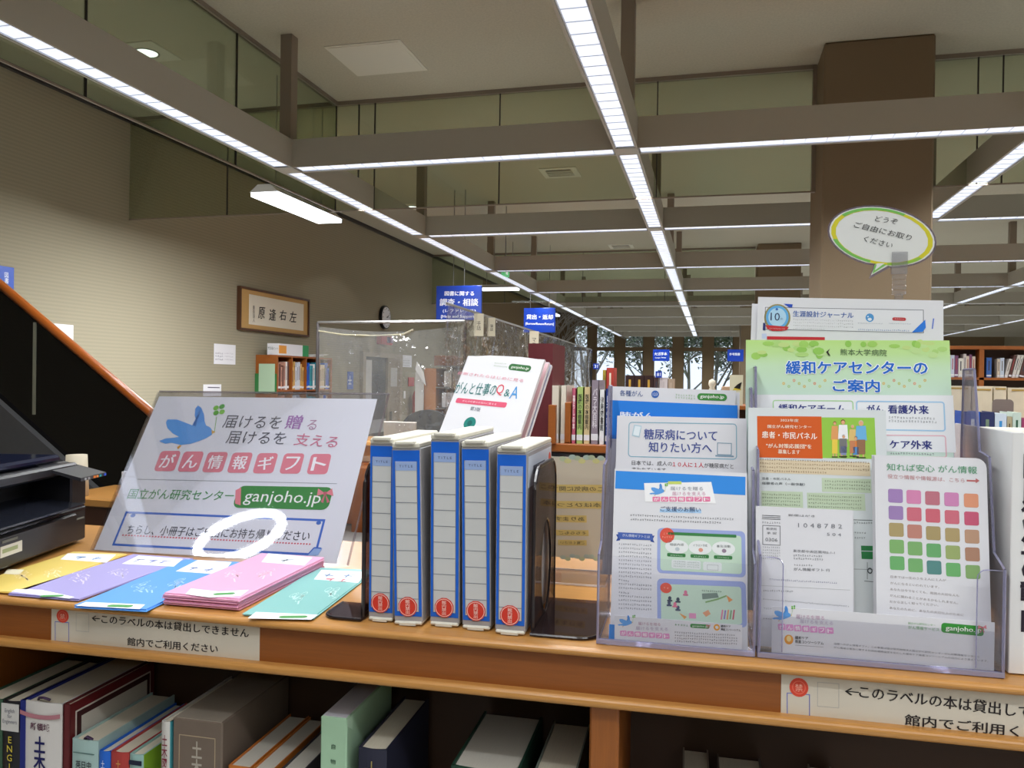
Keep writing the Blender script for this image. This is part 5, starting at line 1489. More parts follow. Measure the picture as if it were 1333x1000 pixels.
# ------------------------------------------------------------------ smoky plastic bookends
def bookend(name, label, x, y, sgn, B=0.105, LB=0.20):
    t = thing('bookend', label, 'bookend', (x, y, ZS), 0, F=True)
    L, Hh, r = 0.20, 0.262, 0.045
    def outline(a0, a1, z0, z1, rr):
        p = [(a0, z0), (a1, z0)]
        for cy, s0 in ((a1 - rr, 0), (a0 + rr, pi / 2)):
            p += [(cy + rr * cos(s0 + k * pi / 12), z1 - rr + rr * sin(s0 + k * pi / 12)) for k in range(7)]
        return p
    outer = outline(0, L, 0.004, Hh, r)
    # plate with an oval opening: ring of quads
    n = 40
    cy, cz, ry, rz = L * 0.55, 0.085, 0.048, 0.080
    def ray_hit(a):
        d = Vector((cos(a), sin(a)))
        best = None
        for k in range(len(outer)):
            p, q = Vector(outer[k]), Vector(outer[(k + 1) % len(outer)])
            e = q - p; den = d.x * e.y - d.y * e.x
            if abs(den) < 1e-9: continue
            w = p - Vector((cy, cz))
            tt = (w.x * e.y - w.y * e.x) / den; uu = (w.x * d.y - w.y * d.x) / den
            if tt > 0 and -1e-6 <= uu <= 1 + 1e-6 and (best is None or tt < best): best = tt
        return (cy + d.x * best, cz + d.y * best)
    angs = sorted([2 * pi * k / n for k in range(n)] + [math.atan2(p[1] - cz, p[0] - cy) % (2 * pi) for p in (outer[0], outer[1])])
    mb = MB(); th = 0.0035
    for a, a2 in zip(angs, angs[1:] + [angs[0] + 2 * pi]):
        o1, o2 = ray_hit(a), ray_hit(a2)
        i1, i2 = (cy + ry * cos(a), cz + rz * sin(a)), (cy + ry * cos(a2), cz + rz * sin(a2))
        q = [i1, o1, o2, i2]
        mb.add([(0, p[0], p[1]) for p in q] + [(th * sgn, p[0], p[1]) for p in q], [(0, 1, 2, 3), (7, 6, 5, 4), (0, 3, 7, 4), (1, 5, 6, 2)])
    mb.obj('plate', M_BLKACR, t)
    edge = [(0.0 + th * sgn / 2, p[0], p[1]) for p in outer[1:]] + [(th * sgn / 2, 0, 0.004)]
    MB().tube(edge, 0.0035, 6).obj('thick_rim', mat('dark bookend rim', (34, 26, 28), 0.2), t)
    oval = [(th * sgn / 2, cy + ry * cos(2 * pi * k / 28), cz + rz * sin(2 * pi * k / 28)) for k in range(29)]
    MB().tube(oval, 0.0022, 6, cap=False).obj('oval_rim', mat('dark bookend rim', (34, 26, 28), 0.2), t)
    rr = 0.03
    base = [(0, -0.012), (0, LB), (sgn * B, LB)]
    base += [(sgn * (B - rr + rr * cos(k * pi / 12)), -0.012 + rr - rr * sin(k * pi / 12)) for k in range(7)]
    MB().prism(base, 0.0, 0.004, 'z').obj('base', M_BLKACR, t)
    MB().tube([(p[0], p[1], 0.002) for p in base[2:]] + [(0, -0.012, 0.002)], 0.0026, 6).obj('base_rim', mat('dark bookend rim', (34, 26, 28), 0.2), t)
bookend('bookend', 'smoky dark plastic bookend closing the row, with an oval opening', -0.2385, 1.245, 1)
bookend('bookend', 'smoky dark plastic bookend between the teal leaflet and first document case', -0.5235, 1.245, -1, 0.072, 0.075)

# ------------------------------------------------------------------ white booklets standing behind the cases
O, U, V = plane_F(1.56, 1.50, 0.55, -0.25, -0.05, X=-0.375)
O, WBK, H_ = fit_sheet(O, U, V, (610, 461), (709, 468), base=0.0)
O = O + V * (H_ - 0.212)
def booklet(label, dy, dx, dz, m, art=None, W=WBK, H=0.212, extra=None):
    o2 = O + V * dz + U * dx + (FROT.to_3x3() @ Vector((0.02, 1, 0))) * dy
    t = thing('booklet', label, 'booklet'); t.matrix_world = basis(o2, U, V)
    MB().box(-W / 2, W / 2, 0.0006, 0.0065, 0, H - 0.002).obj('pages', M_PAPER, t)
    cv_ = MB().prism([(-W / 2, 0), (W / 2, 0), (W / 2, H - 0.004), (W * .2, H + 0.001), (-W * .2, H + 0.001), (-W / 2 + 0.004, H - 0.004)], -0.0003, 0.0005, 'y').obj('cover', m, t)
    MB().box(-W / 2, W / 2, 0.0066, 0.0072, 0, H - 0.002).obj('back_cover', m, t)
    if art: art(Print(o2 + (U.cross(V)) * 0.0003, U, V, zoomconv(480, 340, 3.8469)), t)
    return t
Wm = mat('booklet white', (232, 232, 236), 0.35)
def art_book(P, t):
    P.text('がんと仕事の', (436, 634), (640, 646), 62, (40, 120, 120), bold=0.004); P.text('Q', (640, 645), (676, 647), 58, (214, 70, 90)); P.text('&', (680, 660), (708, 661), 36, (40, 120, 120)); P.text('A', (712, 658), (752, 660), 62, (70, 150, 214))
    P.text('診断されたらはじめに見る', (448, 560), (776, 600), 16, (222, 140, 160))
    P.rect((438, 697), (690, 722), 26, (222, 90, 120), 1, r=0.3); P.text('がんの仕事のお悩みに答える', (470, 700), (640, 718), 10, (244, 220, 226))
    P.text('第3版', (510, 738), (560, 744), 20, (110, 116, 130), bold=0.004)
    P.rect((702, 528), (812, 541), 32, (50, 110, 56), 1, r=0.45); P.text('ganjoho.jp', (714, 531), (802, 541), 17, (230, 240, 226), bold=0.01)
    P.fine((630, 510), (690, 516), 7, (140, 170, 130)); P.fine((626, 524), (696, 531), 7, (140, 170, 130))
    P.disc((506, 812), 30, 32, (30, 130, 120), 1); P.disc((506, 812), 12, 14, (20, 100, 96), 2)
    P.build(t).location = (0, -0.0004, 0)
booklet('white booklet with green and red title standing tilted behind the document cases', 0, 0, 0, Wm, art_book)
booklet('white booklet with a red edge just behind the titled one', 0.030, 0.006, -0.006, mat('booklet rosy', (226, 190, 196), 0.4))
booklet('white booklet with a bluish edge, rearmost of the three tilted booklets', 0.045, 0.010, -0.012, mat('booklet bluish', (190, 200, 226), 0.4))
t = thing('booklet_stand', 'small clear stand holding the tilted booklets behind the cases', 'stand', (-0.42, 1.60, ZS), -0.25, F=True)
MB().box(-0.085, 0.085, -0.06, 0.06, 0, 0.004).obj('foot', M_ACRYL, t)
MB().box(-0.085, 0.085, -0.045, -0.042, 0.004, 0.28).box(-0.085, 0.085, 0.05, 0.053, 0.004, 0.33).box(-0.085, 0.085, -0.042, 0.05, 0.252, 0.256).obj('pocket', M_ACRYL, t)

# ------------------------------------------------------------------ clear sign seen from behind
O, U, V = plane_F(1.655, ZS + 0.028, 0.0, 0.0, 0.0, X=0)
P0 = Print(O, U, V)
xa, xb = P0.uv(700, 660)[0], P0.uv(793, 660)[0]
W = xb - xa; O2 = O + U * ((xa + xb) / 2)
t = thing('acrylic_sign', 'clear acrylic table sign seen from behind, its yellow-marked text mirrored', 'sign')
t.matrix_world = basis(O2, U, V)
MB().box(-W / 2 - 0.004, W / 2 + 0.004, 0.001, 0.004, -0.026, 0.222).obj('panel', M_ACRYL, t)
M_THIN = mat('thin translucent card', (196, 190, 172), 0.7)
cd = MB(); n = 12
top = [(W / 2 - W * k / n, 0.212 + 0.004 * abs(sin(k * 1.7))) for k in range(n + 1)]
cd.prism([(-W / 2, 0.004), (W / 2, 0.004)] + top, -0.0006, 0.0006, 'y'); cd.obj('card', M_THIN, t)
MB().box(-W / 2 - 0.004, W / 2 + 0.004, -0.10, 0.02, -0.0275, -0.024).obj('base', M_ACRYL, t)
MB().box(-W / 2 - 0.004, W / 2 + 0.004, -0.1015, -0.10, -0.0275, -0.024).box(-W / 2 - 0.004, W / 2 + 0.004, 0.019, 0.0205, -0.0275, -0.024).box(W / 2 + 0.003, W / 2 + 0.0045, -0.1, 0.02, -0.0275, -0.024).obj('base_rim', mat('bright acrylic rim', (226, 226, 232), 0.3), t)
P = Print(O2 + U.cross(V) * 0.0006, U, V, zoomconv(680, 560, 4.5417))
YM = (206, 186, 116)
for i, (s, x0, x1, y, h) in enumerate((('この病気に関する', 120, 490, 345, 40), ('本はひとつと1', 120, 480, 440, 36), ('あります', 180, 380, 523, 34), ('そちらもご', 200, 392, 606, 26), ('ご覧ください', 210, 380, 664, 24))):
    P.rect((x0, y), (x1, y + 3), h + 8, YM, 1); P.text(s, (x0 + 14, y), (x1 - 14, y + 3), h * 0.72, (120, 112, 84), bold=0.01, mirror=True)
for k in range(9):
    P.disc((240 + k * 28, 170 + 14 * sin(k * 2)), 22, 15, [(176, 190, 160), (200, 200, 140), (170, 190, 180)][k % 3], 1, n=12)
    P.disc((240 + k * 28, 752 + 10 * sin(k * 2)), 18, 12, [(176, 190, 176), (190, 196, 160), (170, 186, 180)][k % 3], 1, n=12)
P.build(t).location = (0, -0.0007, 0)

# ------------------------------------------------------------------ clear three-tier leaflet stands
def tier_stand(name, label, x0, x1, prof, front_h, floors, rims):
    t = thing(name, label, 'leaflet stand', (x0, 0, ZS), 0, F=True)
    W = x1 - x0
    for nm, a, b in (('side', 0, 0.003), ('side', W - 0.003, W)):
        MB().prism(prof, a, b, 'x').obj(nm, M_ACGREY, t)
        e = MB()
        for (y, z), (y2, z2) in zip(prof, prof[1:] + prof[:1]):
            e.tube([(a + 0.0015, y, z), (a + 0.0015, y2, z2)], 0.0019, 4, cap=False)
        e.obj('side_edge', M_ACEDGE, t)
    MB().box(0.003, W - 0.003, 1.2255, 1.2280, 0.003, front_h).obj('front_pocket', M_ACRYL, t)
    MB().box(0.0, W, 1.2225, 1.2285, 0.0, 0.007).obj('foot_lip', M_ACEDGE, t)
    MB().box(0.003, W - 0.003, 1.2285, 1.262, 0.0005, 0.003).obj('floor_plate', M_ACRYL, t)
    for D, z, h, lean in floors:
        mb = MB()
        mb.prism([(D - 0.006, z), (D + 0.022, z), (D + 0.022 + h * lean, z + h), (D + 0.0195 + h * lean, z + h), (D + 0.0195, z + 0.003), (D - 0.006, z + 0.003)], 0.003, W - 0.003, 'x')
        mb.obj('tier', M_ACRYL, t)
    for z0, z1, x in rims:
        MB().box(x, x + 0.0025, 1.2235, 1.2255, z0, z1).obj('pocket_rim', M_ACEDGE, t)
    return t
profA = [(1.2245, 0), (1.2245, 0.136), (1.262, 0.15), (1.285, 0.268), (1.325, 0.272), (1.352, 0.395), (1.395, 0.395), (1.40, 0)]
tier_stand('leaflet_stand', 'narrow clear acrylic stand holding A4 leaflets in three tiers', -0.1325, 0.1015, profA, 0.135,
           [(1.262, 0.03, 0.20, 0.2), (1.322, 0.07, 0.24, 0.2), (1.372, 0.0, 0.30, 0.02)], [])
profB = [(1.2245, 0), (1.2245, 0.15), (1.265, 0.165), (1.29, 0.30), (1.33, 0.305), (1.36, 0.43), (1.41, 0.43), (1.42, 0)]
STAND_B = tier_stand('leaflet_stand', 'wide clear acrylic stand holding the green poster and slim leaflets', 0.1055, 0.4335, profB, 0.062,
           [(1.268, 0.05, 0.20, 0.17), (1.33, 0.09, 0.27, 0.17), (1.385, 0.0, 0.42, 0.03)], [])
def holder_sheet(name, label, cat, D, Z, lean, TL, TR, BL=None, BR=None, base=None, conv=None, m=None, group=None, thick=0.0008, roll=0.0):
    O, U, V = plane_F(D, Z, lean, 0, roll)
    O2, W, H = fit_sheet(O, U, V, TL, TR, base=base, BL=BL, BR=BR)
    return sheet(name, label, cat, O2, U, V, W, H, thick, m, group, conv)
TXTC = (120, 124, 130)
SKY = (52, 140, 226)
# --- narrow stand, front sheet
cvA = zoomconv(770, 480, 2.6304)
o, P = holder_sheet('leaflet', 'front leaflet of the narrow stand, with a blue header and green diagrams', 'leaflet', 1.236, 1.199, 0.2, (801, 610), (971, 616), BL=(793, 836), BR=(975, 848), base=0.0, conv=cvA, roll=0.005)
P.rect((82, 380), (527, 402), 62, SKY, 1)
P.poly([(180, 392), (410, 388), (426, 462), (184, 456)], (244, 244, 246), 2)
P.poly([(262, 386), (308, 386), (308, 396), (262, 396)], (196, 214, 110), 3)
bird(P, 226, 418, 0.27, 4)
P.text('届けるを贈る', (270, 410), (382, 411), 13, (150, 154, 166), layer=4); P.text('届けるを支える', (276, 428), (390, 428), 13, (206, 150, 176), layer=4)
giftboxes(P, [(222 + 28.6 * k, 447) for k in range(7)], 26, 17, 3, (232, 130, 170))
P.rect((234, 486), (376, 489), 12, (170, 206, 240), 1); P.text('ご支援のお願い', (236, 480), (374, 483), 17, (60, 80, 120), bold=0.004)
P.fine((132, 502), (488, 516), 7.5, (70, 72, 80), 1, seed=1); P.fine((132, 516), (444, 528), 7.5, (70, 72, 80), 1, seed=2)
P.poly([(90, 560), (208, 566), (212, 588), (94, 583)], (72, 100, 176), 2); P.poly([(84, 568), (98, 566), (98, 588), (84, 590), (90, 579)], (50, 76, 150), 1); P.poly([(202, 572), (216, 572), (210, 584), (216, 596), (202, 592)], (50, 76, 150), 1)
P.text('がん情報ギフトとは', (106, 570), (200, 576), 10, (226, 232, 246))
for k in range(17):
    y = 600 + 13.7 * k
    P.fine((92, y), (206 if k not in (9, 12) else 130, y + 6), 7, (118, 122, 132), 1, seed=k)
GB, GG = (158, 172, 222), (196, 220, 200)
P.rect((225, 622), (527, 636), 156, GB, 1, r=0.10); P.rect((236, 626), (514, 638), 130, GG, 2, r=0.08)
P.rect((262, 564), (496, 574), 10, (60, 130, 72), 3, r=0.3); P.disc((259, 571), 25, 26, (222, 88, 70), 3); P.fine((244, 564), (274, 566), 7, (240, 170, 150), 4); P.fine((240, 576), (278, 578), 7, (240, 170, 150), 4)
for k, (x, s) in enumerate(((292, '相談内容'), (372, 'イラスト作成'), (452, '普及活動'))):
    P.disc((x, 610 + 3 * k), 40, 24, (232, 236, 236), 3); P.text(s, (x - 24, 602 + 3 * k), (x + 24, 603 + 3 * k), 9, (90, 96, 100), layer=4)
    P.disc((x + 2, 618 + 3 * k), 8, 7, [(190, 200, 206), (222, 150, 130), (150, 130, 150)][k], 4, n=8)
    P.rect((x - 33, 637 + 4 * k), (x + 30, 640 + 4 * k), 12, (58, 126, 70), 3, r=0.3); P.fine((x - 22, 638 + 4 * k), (x + 20, 641 + 4 * k), 5, (210, 230, 210), 4)
P.rect((274, 668), (374, 674), 30, (222, 228, 226), 3, r=0.2); P.rect((382, 676), (446, 680), 30, (222, 228, 226), 3, r=0.2); P.rect((396, 680), (434, 682), 18, (150, 156, 160), 4, line=1)
for k in range(3): P.fine((280, 660 + 8 * k), (322, 662 + 8 * k), 5, (130, 150, 140), 4, seed=k); P.fine((328, 663 + 8 * k), (370, 665 + 8 * k), 5, (130, 150, 140), 4, seed=k)
P.rect((225, 795), (530, 808), 156, GB, 1, r=0.10); P.rect((238, 800), (514, 812), 128, GG, 2, r=0.08)
P.disc((255, 751), 20, 18, (222, 88, 70), 3); P.fine((244, 751), (266, 752), 7, (240, 170, 150), 4)
for x, y, c in ((268, 786, (60, 70, 90)), (296, 790, (60, 70, 90)), (266, 802, (70, 80, 110)), (322, 766, (210, 120, 150)), (296, 818, (70, 80, 110)), (286, 806, (222, 120, 150))):
    P.disc((x, y), 6, 7, c, 4, n=8); P.rect((x - 9, y + 8), (x + 9, y + 9), 6, c, 4, r=0.4)
P.poly([(378, 770), (430, 768), (436, 784), (380, 790)], (120, 140, 130), 3); P.fine((376, 760), (446, 764), 6, (60, 90, 70), 4)
P.line((390, 800), (430, 790), 5, (130, 170, 110), 3); P.line((430, 790), (462, 778), 5, (130, 170, 110), 3); P.poly([(462, 776), (484, 792), (470, 800)], (226, 150, 90), 3)
P.poly([(300, 836), (326, 850), (318, 858)], (226, 160, 90), 3); P.rect((334, 846), (358, 847), 18, (222, 150, 186), 3)
P.poly([(380, 836), (400, 826), (408, 840), (392, 850)], (226, 160, 120), 3)
for k in range(5): P.rect((444 + 10 * k, 842), (449 + 10 * k, 843), 34 - 3 * (k % 2), [(220, 130, 160), (150, 120, 190), (220, 150, 100), (130, 170, 120), (200, 90, 110)][k], 3)
P.rect((60, 900), (84, 902), 50, SKY, 1)
P.build(o)
# middle sheet
o, P = holder_sheet('leaflet', 'middle leaflet of the narrow stand, title in a round-cornered teal frame', 'leaflet', 1.296, 1.228, 0.2, (803.5, 541.6), (972, 544.6), BL=None, base=0.0, conv=cvA)
P.rect((126, 242), (498, 250), 122, (130, 176, 196), 1, r=0.1, line=3)
P.text('糖尿病について', (180, 224), (430, 230), 36, (66, 82, 152), bold=0.01); P.text('知りたい方へ', (196, 268), (412, 272), 36, (66, 82, 152), bold=0.01)
P.poly([(146, 192), (172, 196), (164, 236), (138, 230)], (180, 206, 220), 2); P.poly([(149, 196), (169, 199), (162, 231), (142, 227)], (226, 236, 242), 3)
P.rect((430, 274), (480, 276), 42, (130, 160, 180), 2, line=2.5); P.poly([(424, 296), (486, 298), (488, 303), (424, 301)], (130, 160, 180), 2)
P.text('日本では、成人の', (138, 322), (276, 326), 16, (60, 60, 66)); P.text('１０人に１人', (278, 327), (384, 331), 17, (206, 60, 76), bold=0.01); P.text('が糖尿病だと', (386, 331), (486, 335), 17, (60, 60, 66))
P.text('言われています。', (138, 345), (262, 348), 16, (60, 60, 66))
P.build(o)
o, P = holder_sheet('leaflet', 'rear leaflet of the narrow stand, broad blue band below its white top', 'leaflet', 1.352, 1.268, 0.2, (796.6, 502), (958, 509.6), base=0.0, conv=cvA, roll=-0.02)
P.poly([(70, 108), (500, 126), (500, 262), (70, 240)], (28, 126, 224), 1)
P.text('各種がん', (97, 83), (176, 87), 20, (60, 90, 150), bold=0.004); P.disc((218, 88), 13, 13, (50, 100, 180), 2); P.text('123', (210, 88), (226, 88), 10, (230, 236, 250))
pill(P, (362, 96), (464, 99), 24); P.fine((286, 90), (356, 94), 7, (150, 190, 140)); P.fine((286, 99), (356, 103), 7, (150, 190, 140))
P.text('肺がん', (96, 158), (216, 162), 22, (230, 238, 250), bold=0.02)
P.build(o)
o, P = holder_sheet('leaflet', 'plain white leaflet edge peeking behind the narrow stand\'s rear leaflet', 'leaflet', 1.356, 1.268, 0.2, (800, 504), (963, 512), base=0.0, roll=-0.02)
# label card in the pocket of the narrow stand
o, P = holder_sheet('pocket_label', 'white printed card with a small bird in the narrow stand\'s clear pocket', 'card', 1.2288, 1.198, 0.0, (800, 803), (966, 812), BL=(800, 838), BR=(966, 848), base=0.004, conv=cvA)
bird(P, 116, 868, 0.26, 1)
P.text('届けるを贈る', (160, 872), (236, 876), 11, (190, 150, 170)); P.text('届けるを支える', (152, 888), (262, 892), 12, (176, 160, 186))
giftboxes(P, [(109 + 24.5 * k, 906 + 1.7 * k) for k in range(7)], 22, 18, 1, (226, 150, 200))
P.fine((284, 876), (332, 880), 8, (90, 150, 100)); P.rect((338, 880), (404, 884), 14, (60, 140, 66), 1, r=0.4); P.text('ganjoho.jp', (345, 881), (398, 884), 8, (230, 240, 226)); bow(P, 400, 880, 0.28, 3)
P.disc((429, 886), 11, 11, (230, 160, 50), 1, inner=0.5); P.text('緩和ケア', (443, 881), (476, 883), 8, (50, 50, 56), bold=0.02); P.text('推進コンソーシアム', (443, 892), (510, 896), 8, (50, 50, 56), bold=0.02)
for k in range(4): P.fine((284, 903 + 10 * k), (500 if k else 492, 913 + 10 * k), 6.5, (90, 92, 100), 1, seed=k)
P.build(o)

# --- wide stand
cvB = zoomconv(960, 370, 3.5737)
cvC = zoomconv(960, 620, 3.5737)
cvG = zoomconv(980, 380, 5.127)
o, P = holder_sheet('newsletter', 'newsletter with a round blue medal printed at its top corner, rearmost in the wide stand', 'newsletter', 1.392, 1.26, 0.17, (987, 386), (1228, 392), base=0.0, conv=cvG, roll=-0.03)
P.rect((66, 172), (1150, 200), 158, (226, 226, 232), 1); P.rect((80, 176), (1140, 198), 152, (80, 82, 96), 2, line=3)
P.disc((163, 172), 88, 90, (150, 140, 90), 2, n=28); P.disc((163, 170), 76, 78, (96, 170, 226), 3, n=28); P.disc((163, 170), 60, 62, (176, 214, 240), 4, n=28)
P.text('10', (118, 166), (180, 168), 52, (50, 60, 100), layer=6); P.text('th', (184, 180), (200, 181), 14, (110, 130, 160), layer=6); P.disc((160, 117), 10, 9, (60, 110, 190), 6, n=5)
P.poly([(84, 222), (240, 234), (226, 256), (190, 262), (130, 262), (96, 248)], (196, 44, 52), 5); P.fine((108, 246), (214, 250), 9, (240, 190, 190), 7)
P.poly([(206, 80), (266, 84), (262, 104), (240, 104)], (40, 80, 190), 3); P.poly([(68, 206), (84, 212), (84, 258), (66, 256)], (40, 50, 110), 3)
P.text('生涯設計ジャーナル', (268, 146), (672, 158), 40, (60, 100, 176), bold=0.012)
for k in range(4): P.fine((268, 184 + 20 * k), (670 if k < 3 else 480, 196 + 20 * k - (0 if k < 3 else 5)), 11, (110, 112, 122), 1, seed=k)
P.disc((780, 173), 28, 28, (80, 150, 210), 2); P.disc((780, 184), 14, 10, (226, 234, 244), 3); P.disc((768, 166), 5, 5, (226, 234, 244), 3)
P.rect((930, 181), (1022, 184), 22, (190, 60, 66), 2, r=0.5); P.fine((944, 181), (1008, 184), 9, (236, 200, 200), 3); P.fine((700, 209), (868, 213), 6, (130, 140, 160)); P.fine((906, 211), (1056, 215), 7, (130, 140, 160)); P.fine((700, 252), (1046, 260), 11, (96, 130, 190))
P.poly([(1060, 272), (1150, 186), (1154, 240), (1132, 268)], (40, 120, 220), 3)
P.rect((94, 308), (480, 314), 22, (196, 40, 50), 2); P.rect((60, 296), (92, 296), 34, (196, 206, 236), 1); P.rect((1198, 212), (1206, 213), 70, (90, 120, 210), 1)
P.build(o)
o, P = holder_sheet('newsletter', 'plain white newsletter edge showing behind the medal one', 'newsletter', 1.397, 1.26, 0.17, (979, 394), (1222, 402), base=0.0, roll=-0.03)
# green poster
M_GRN = bpy.data.materials.new('pale green poster paper'); M_GRN.use_nodes = True
nt = M_GRN.node_tree; b_ = nt.nodes['Principled BSDF']; b_.inputs['Roughness'].default_value = 0.5
tc = nt.nodes.new('ShaderNodeTexCoord'); sp = nt.nodes.new('ShaderNodeSeparateXYZ'); rp = nt.nodes.new('ShaderNodeValToRGB')
nt.links.new(tc.outputs['Generated'], sp.inputs[0]); nt.links.new(sp.outputs['Z'], rp.inputs[0]); nt.links.new(rp.outputs[0], b_.inputs['Base Color'])
cr = rp.color_ramp
def lc(*c): return (lin(c[0]), lin(c[1]), lin(c[2]), 1)
cr.elements[0].position = 0.0; cr.elements[0].color = lc(214, 232, 222)
cr.elements[1].position = 1.0; cr.elements[1].color = lc(184, 222, 130)
for p_, c_ in ((0.76, (206, 228, 216)), (0.78, (200, 226, 212)), (0.90, (196, 226, 188)), (0.95, (188, 224, 150))):
    e = cr.elements.new(p_); e.color = lc(*c_)
o, P = holder_sheet('poster', 'pale green poster with bold blue outlined title in the wide stand', 'poster', 1.325, 1.24, 0.17, (971, 443), (1236, 443), base=0.0, conv=cvB, m=M_GRN)
rnd = random.Random(5)
for k in range(46):
    x, y = rnd.uniform(60, 965), 262 + abs(rnd.gauss(0, 34)) + 12
    if y > 350 or 400 < x < 710 and y > 290: continue
    P.disc((x, y), rnd.uniform(14, 34), rnd.uniform(8, 18), rnd.choice([(160, 208, 100), (174, 214, 126), (146, 200, 88), (190, 222, 150), (192, 218, 136)]), 0.6 + k * 0.06, n=9)
P.poly([(412, 316), (430, 300), (422, 316), (432, 334), (422, 332)], (50, 50, 40), 4); P.text('熊本大学病院', (478, 316), (694, 320), 30, (84, 110, 76), bold=0.004, layer=4)
P.outlined('緩和ケアセンターの', (226, 388), (882, 390), 60, (30, 106, 206), bold=0.028, eb=0.075); P.outlined('ご案内', (444, 472), (660, 474), 56, (30, 106, 206), bold=0.028, eb=0.075)
for k in range(9):
    for sx in (215, 680):
        P.disc((sx + k * 24, 462 + 16 * sin(k * 2.1)), 7, 7, [(222, 190, 110), (170, 206, 140), (226, 160, 130), (196, 206, 120)][k % 4], 1, n=7, inner=0.4)
P.rect((58, 640), (1010, 650), 260, (236, 238, 242), 1)
P.rect((164, 600), (541, 604), 124, (176, 216, 160), 2, r=0.1, line=5); P.rect((552, 610), (966, 616), 138, (164, 204, 236), 2, r=0.1, line=6)
P.text('緩和ケアチーム', (192, 577), (500, 580), 38, (44, 54, 130), bold=0.022); P.text('がん', (602, 580), (676, 580), 36, (44, 54, 130), bold=0.022); P.text('看護外来', (700, 582), (888, 585), 40, (44, 54, 130), bold=0.022)
P.fine((700, 620), (920, 626), 11, (130, 132, 140), 2, seed=1); P.fine((700, 636), (928, 642), 11, (130, 132, 140), 2, seed=2)
P.rect((552, 750), (972, 756), 104, (232, 184, 196), 2, r=0.12, line=5); P.text('ケア外来', (708, 745), (904, 749), 40, (44, 54, 130), bold=0.022); P.fine((708, 786), (916, 792), 10, (130, 132, 140), 2, seed=3)
P.build(o)
# citizen panel sheet
cvP = zoomconv(970, 520, 5.5579)
o, P = holder_sheet('leaflet', 'leaflet with an orange title block and a drawn family on green', 'leaflet', 1.272, 1.25, 0.17, (974, 531), (1153, 534), base=0.0, conv=cvP, m=mat('grey tinted paper', (214, 220, 222), 0.5))
P.rect((88, 270), (556, 276), 302, (212, 92, 30), 1); P.rect((556, 277), (942, 282), 296, (150, 200, 74), 1)
WT = (246, 226, 206)
P.text('2023年度', (254, 150), (386, 154), 22, WT, bold=0.01); P.text('国立がん研究センター', (162, 196), (478, 200), 24, WT, bold=0.02); P.text('患者・市民パネル', (122, 255), (520, 268), 50, (250, 240, 230), bold=0.014)
P.text('"がん対策応援団"を', (152, 335), (480, 342), 32, WT, bold=0.02); P.text('募集します', (238, 378), (396, 382), 32, WT, bold=0.014)
SK = (226, 170, 130)
def fig(x, y, hgt, top, low, hair, w=22):
    P.disc((x, y), w * 0.55, w * 0.62, hair, 2, n=12); P.disc((x, y + 4), w * 0.45, w * 0.5, SK, 3, n=12)
    P.poly([(x - w, y + 20), (x + w, y + 20), (x + w * 1.25, y + hgt * 0.5), (x - w * 1.25, y + hgt * 0.5)], top, 2)
    P.poly([(x - w * 0.9, y + hgt * 0.48), (x + w * 0.9, y + hgt * 0.48), (x + w * 0.9, y + hgt * 0.9), (x - w * 0.9, y + hgt * 0.9)], low, 3)
    P.line((x - w * 0.5, y + hgt * 0.88), (x - w * 0.5, y + hgt), 8, SK, 2); P.line((x + w * 0.5, y + hgt * 0.88), (x + w * 0.5, y + hgt), 8, SK, 2)
    P.rect((x - w, y + hgt), (x + w, y + hgt), 8, (60, 70, 40), 3, r=0.4)
fig(648, 172, 245, (226, 160, 100), (236, 206, 80), (150, 90, 60)); fig(708, 164, 250, (240, 240, 244), (120, 120, 120), (110, 70, 40), 30); fig(776, 196, 215, (222, 190, 120), (200, 130, 90), (206, 190, 150)); fig(838, 172, 250, (110, 180, 226), (150, 110, 80), (210, 190, 170), 34)
fig(712, 268, 150, (206, 130, 180), (140, 150, 190), (90, 60, 50), 22); fig(800, 280, 135, (226, 130, 60), (90, 150, 210), (120, 70, 50), 22)
P.rect((96, 482), (905, 508), 96, (222, 206, 176), 1)
for k in range(4): P.fine((104, 434 + 27 * k), (900 if k < 3 else 590, 460 + 26 * k - (0 if k < 3 else 8)), 15, (150, 120, 90), 2, seed=k)
P.text('患者・市民パネル', (122, 572), (330, 578), 19, (100, 106, 110)); P.text('経験者の声（一般体験）', (122, 606), (432, 616), 20, (90, 96, 100), bold=0.006)
P.rect((555, 618), (912, 628), 100, (196, 212, 184), 1); P.rect((118, 722), (418, 730), 120, (196, 212, 184), 1); P.rect((448, 735), (868, 745), 120, (196, 212, 184), 1)
for k in range(3): P.fine((572, 590 + 25 * k), (906, 602 + 25 * k), 15, (120, 136, 110), 2, seed=k)
for k in range(4): P.fine((122, 686 + 24 * k), (400, 694 + 24 * k), 14, (120, 136, 110), 2, seed=k); P.fine((456, 697 + 26 * k), (842, 710 + 26 * k), 14, (120, 136, 110), 2, seed=k)
P.conv = cvC
P.line((530, 203), (645, 206), 3, (90, 96, 96), 1); P.fine((530, 216), (640, 218), 9, (110, 116, 116)); P.fine((532, 262), (598, 264), 9, (110, 116, 116)); P.fine((532, 286), (596, 288), 9, (110, 116, 116))
P.rect((576, 354), (648, 356), 62, (46, 126, 70), 1); P.line((576, 348), (648, 350), 3, (214, 220, 222), 2); P.line((536, 432), (660, 436), 2.5, (150, 156, 158), 1)
P.disc((616, 440), 12, 14, (70, 76, 80), 2, inner=0.6); P.line((590, 488), (640, 492), 3, (90, 96, 96), 1); P.line((604, 400), (604, 480), 2.5, (120, 126, 126), 1)
P.build(o)
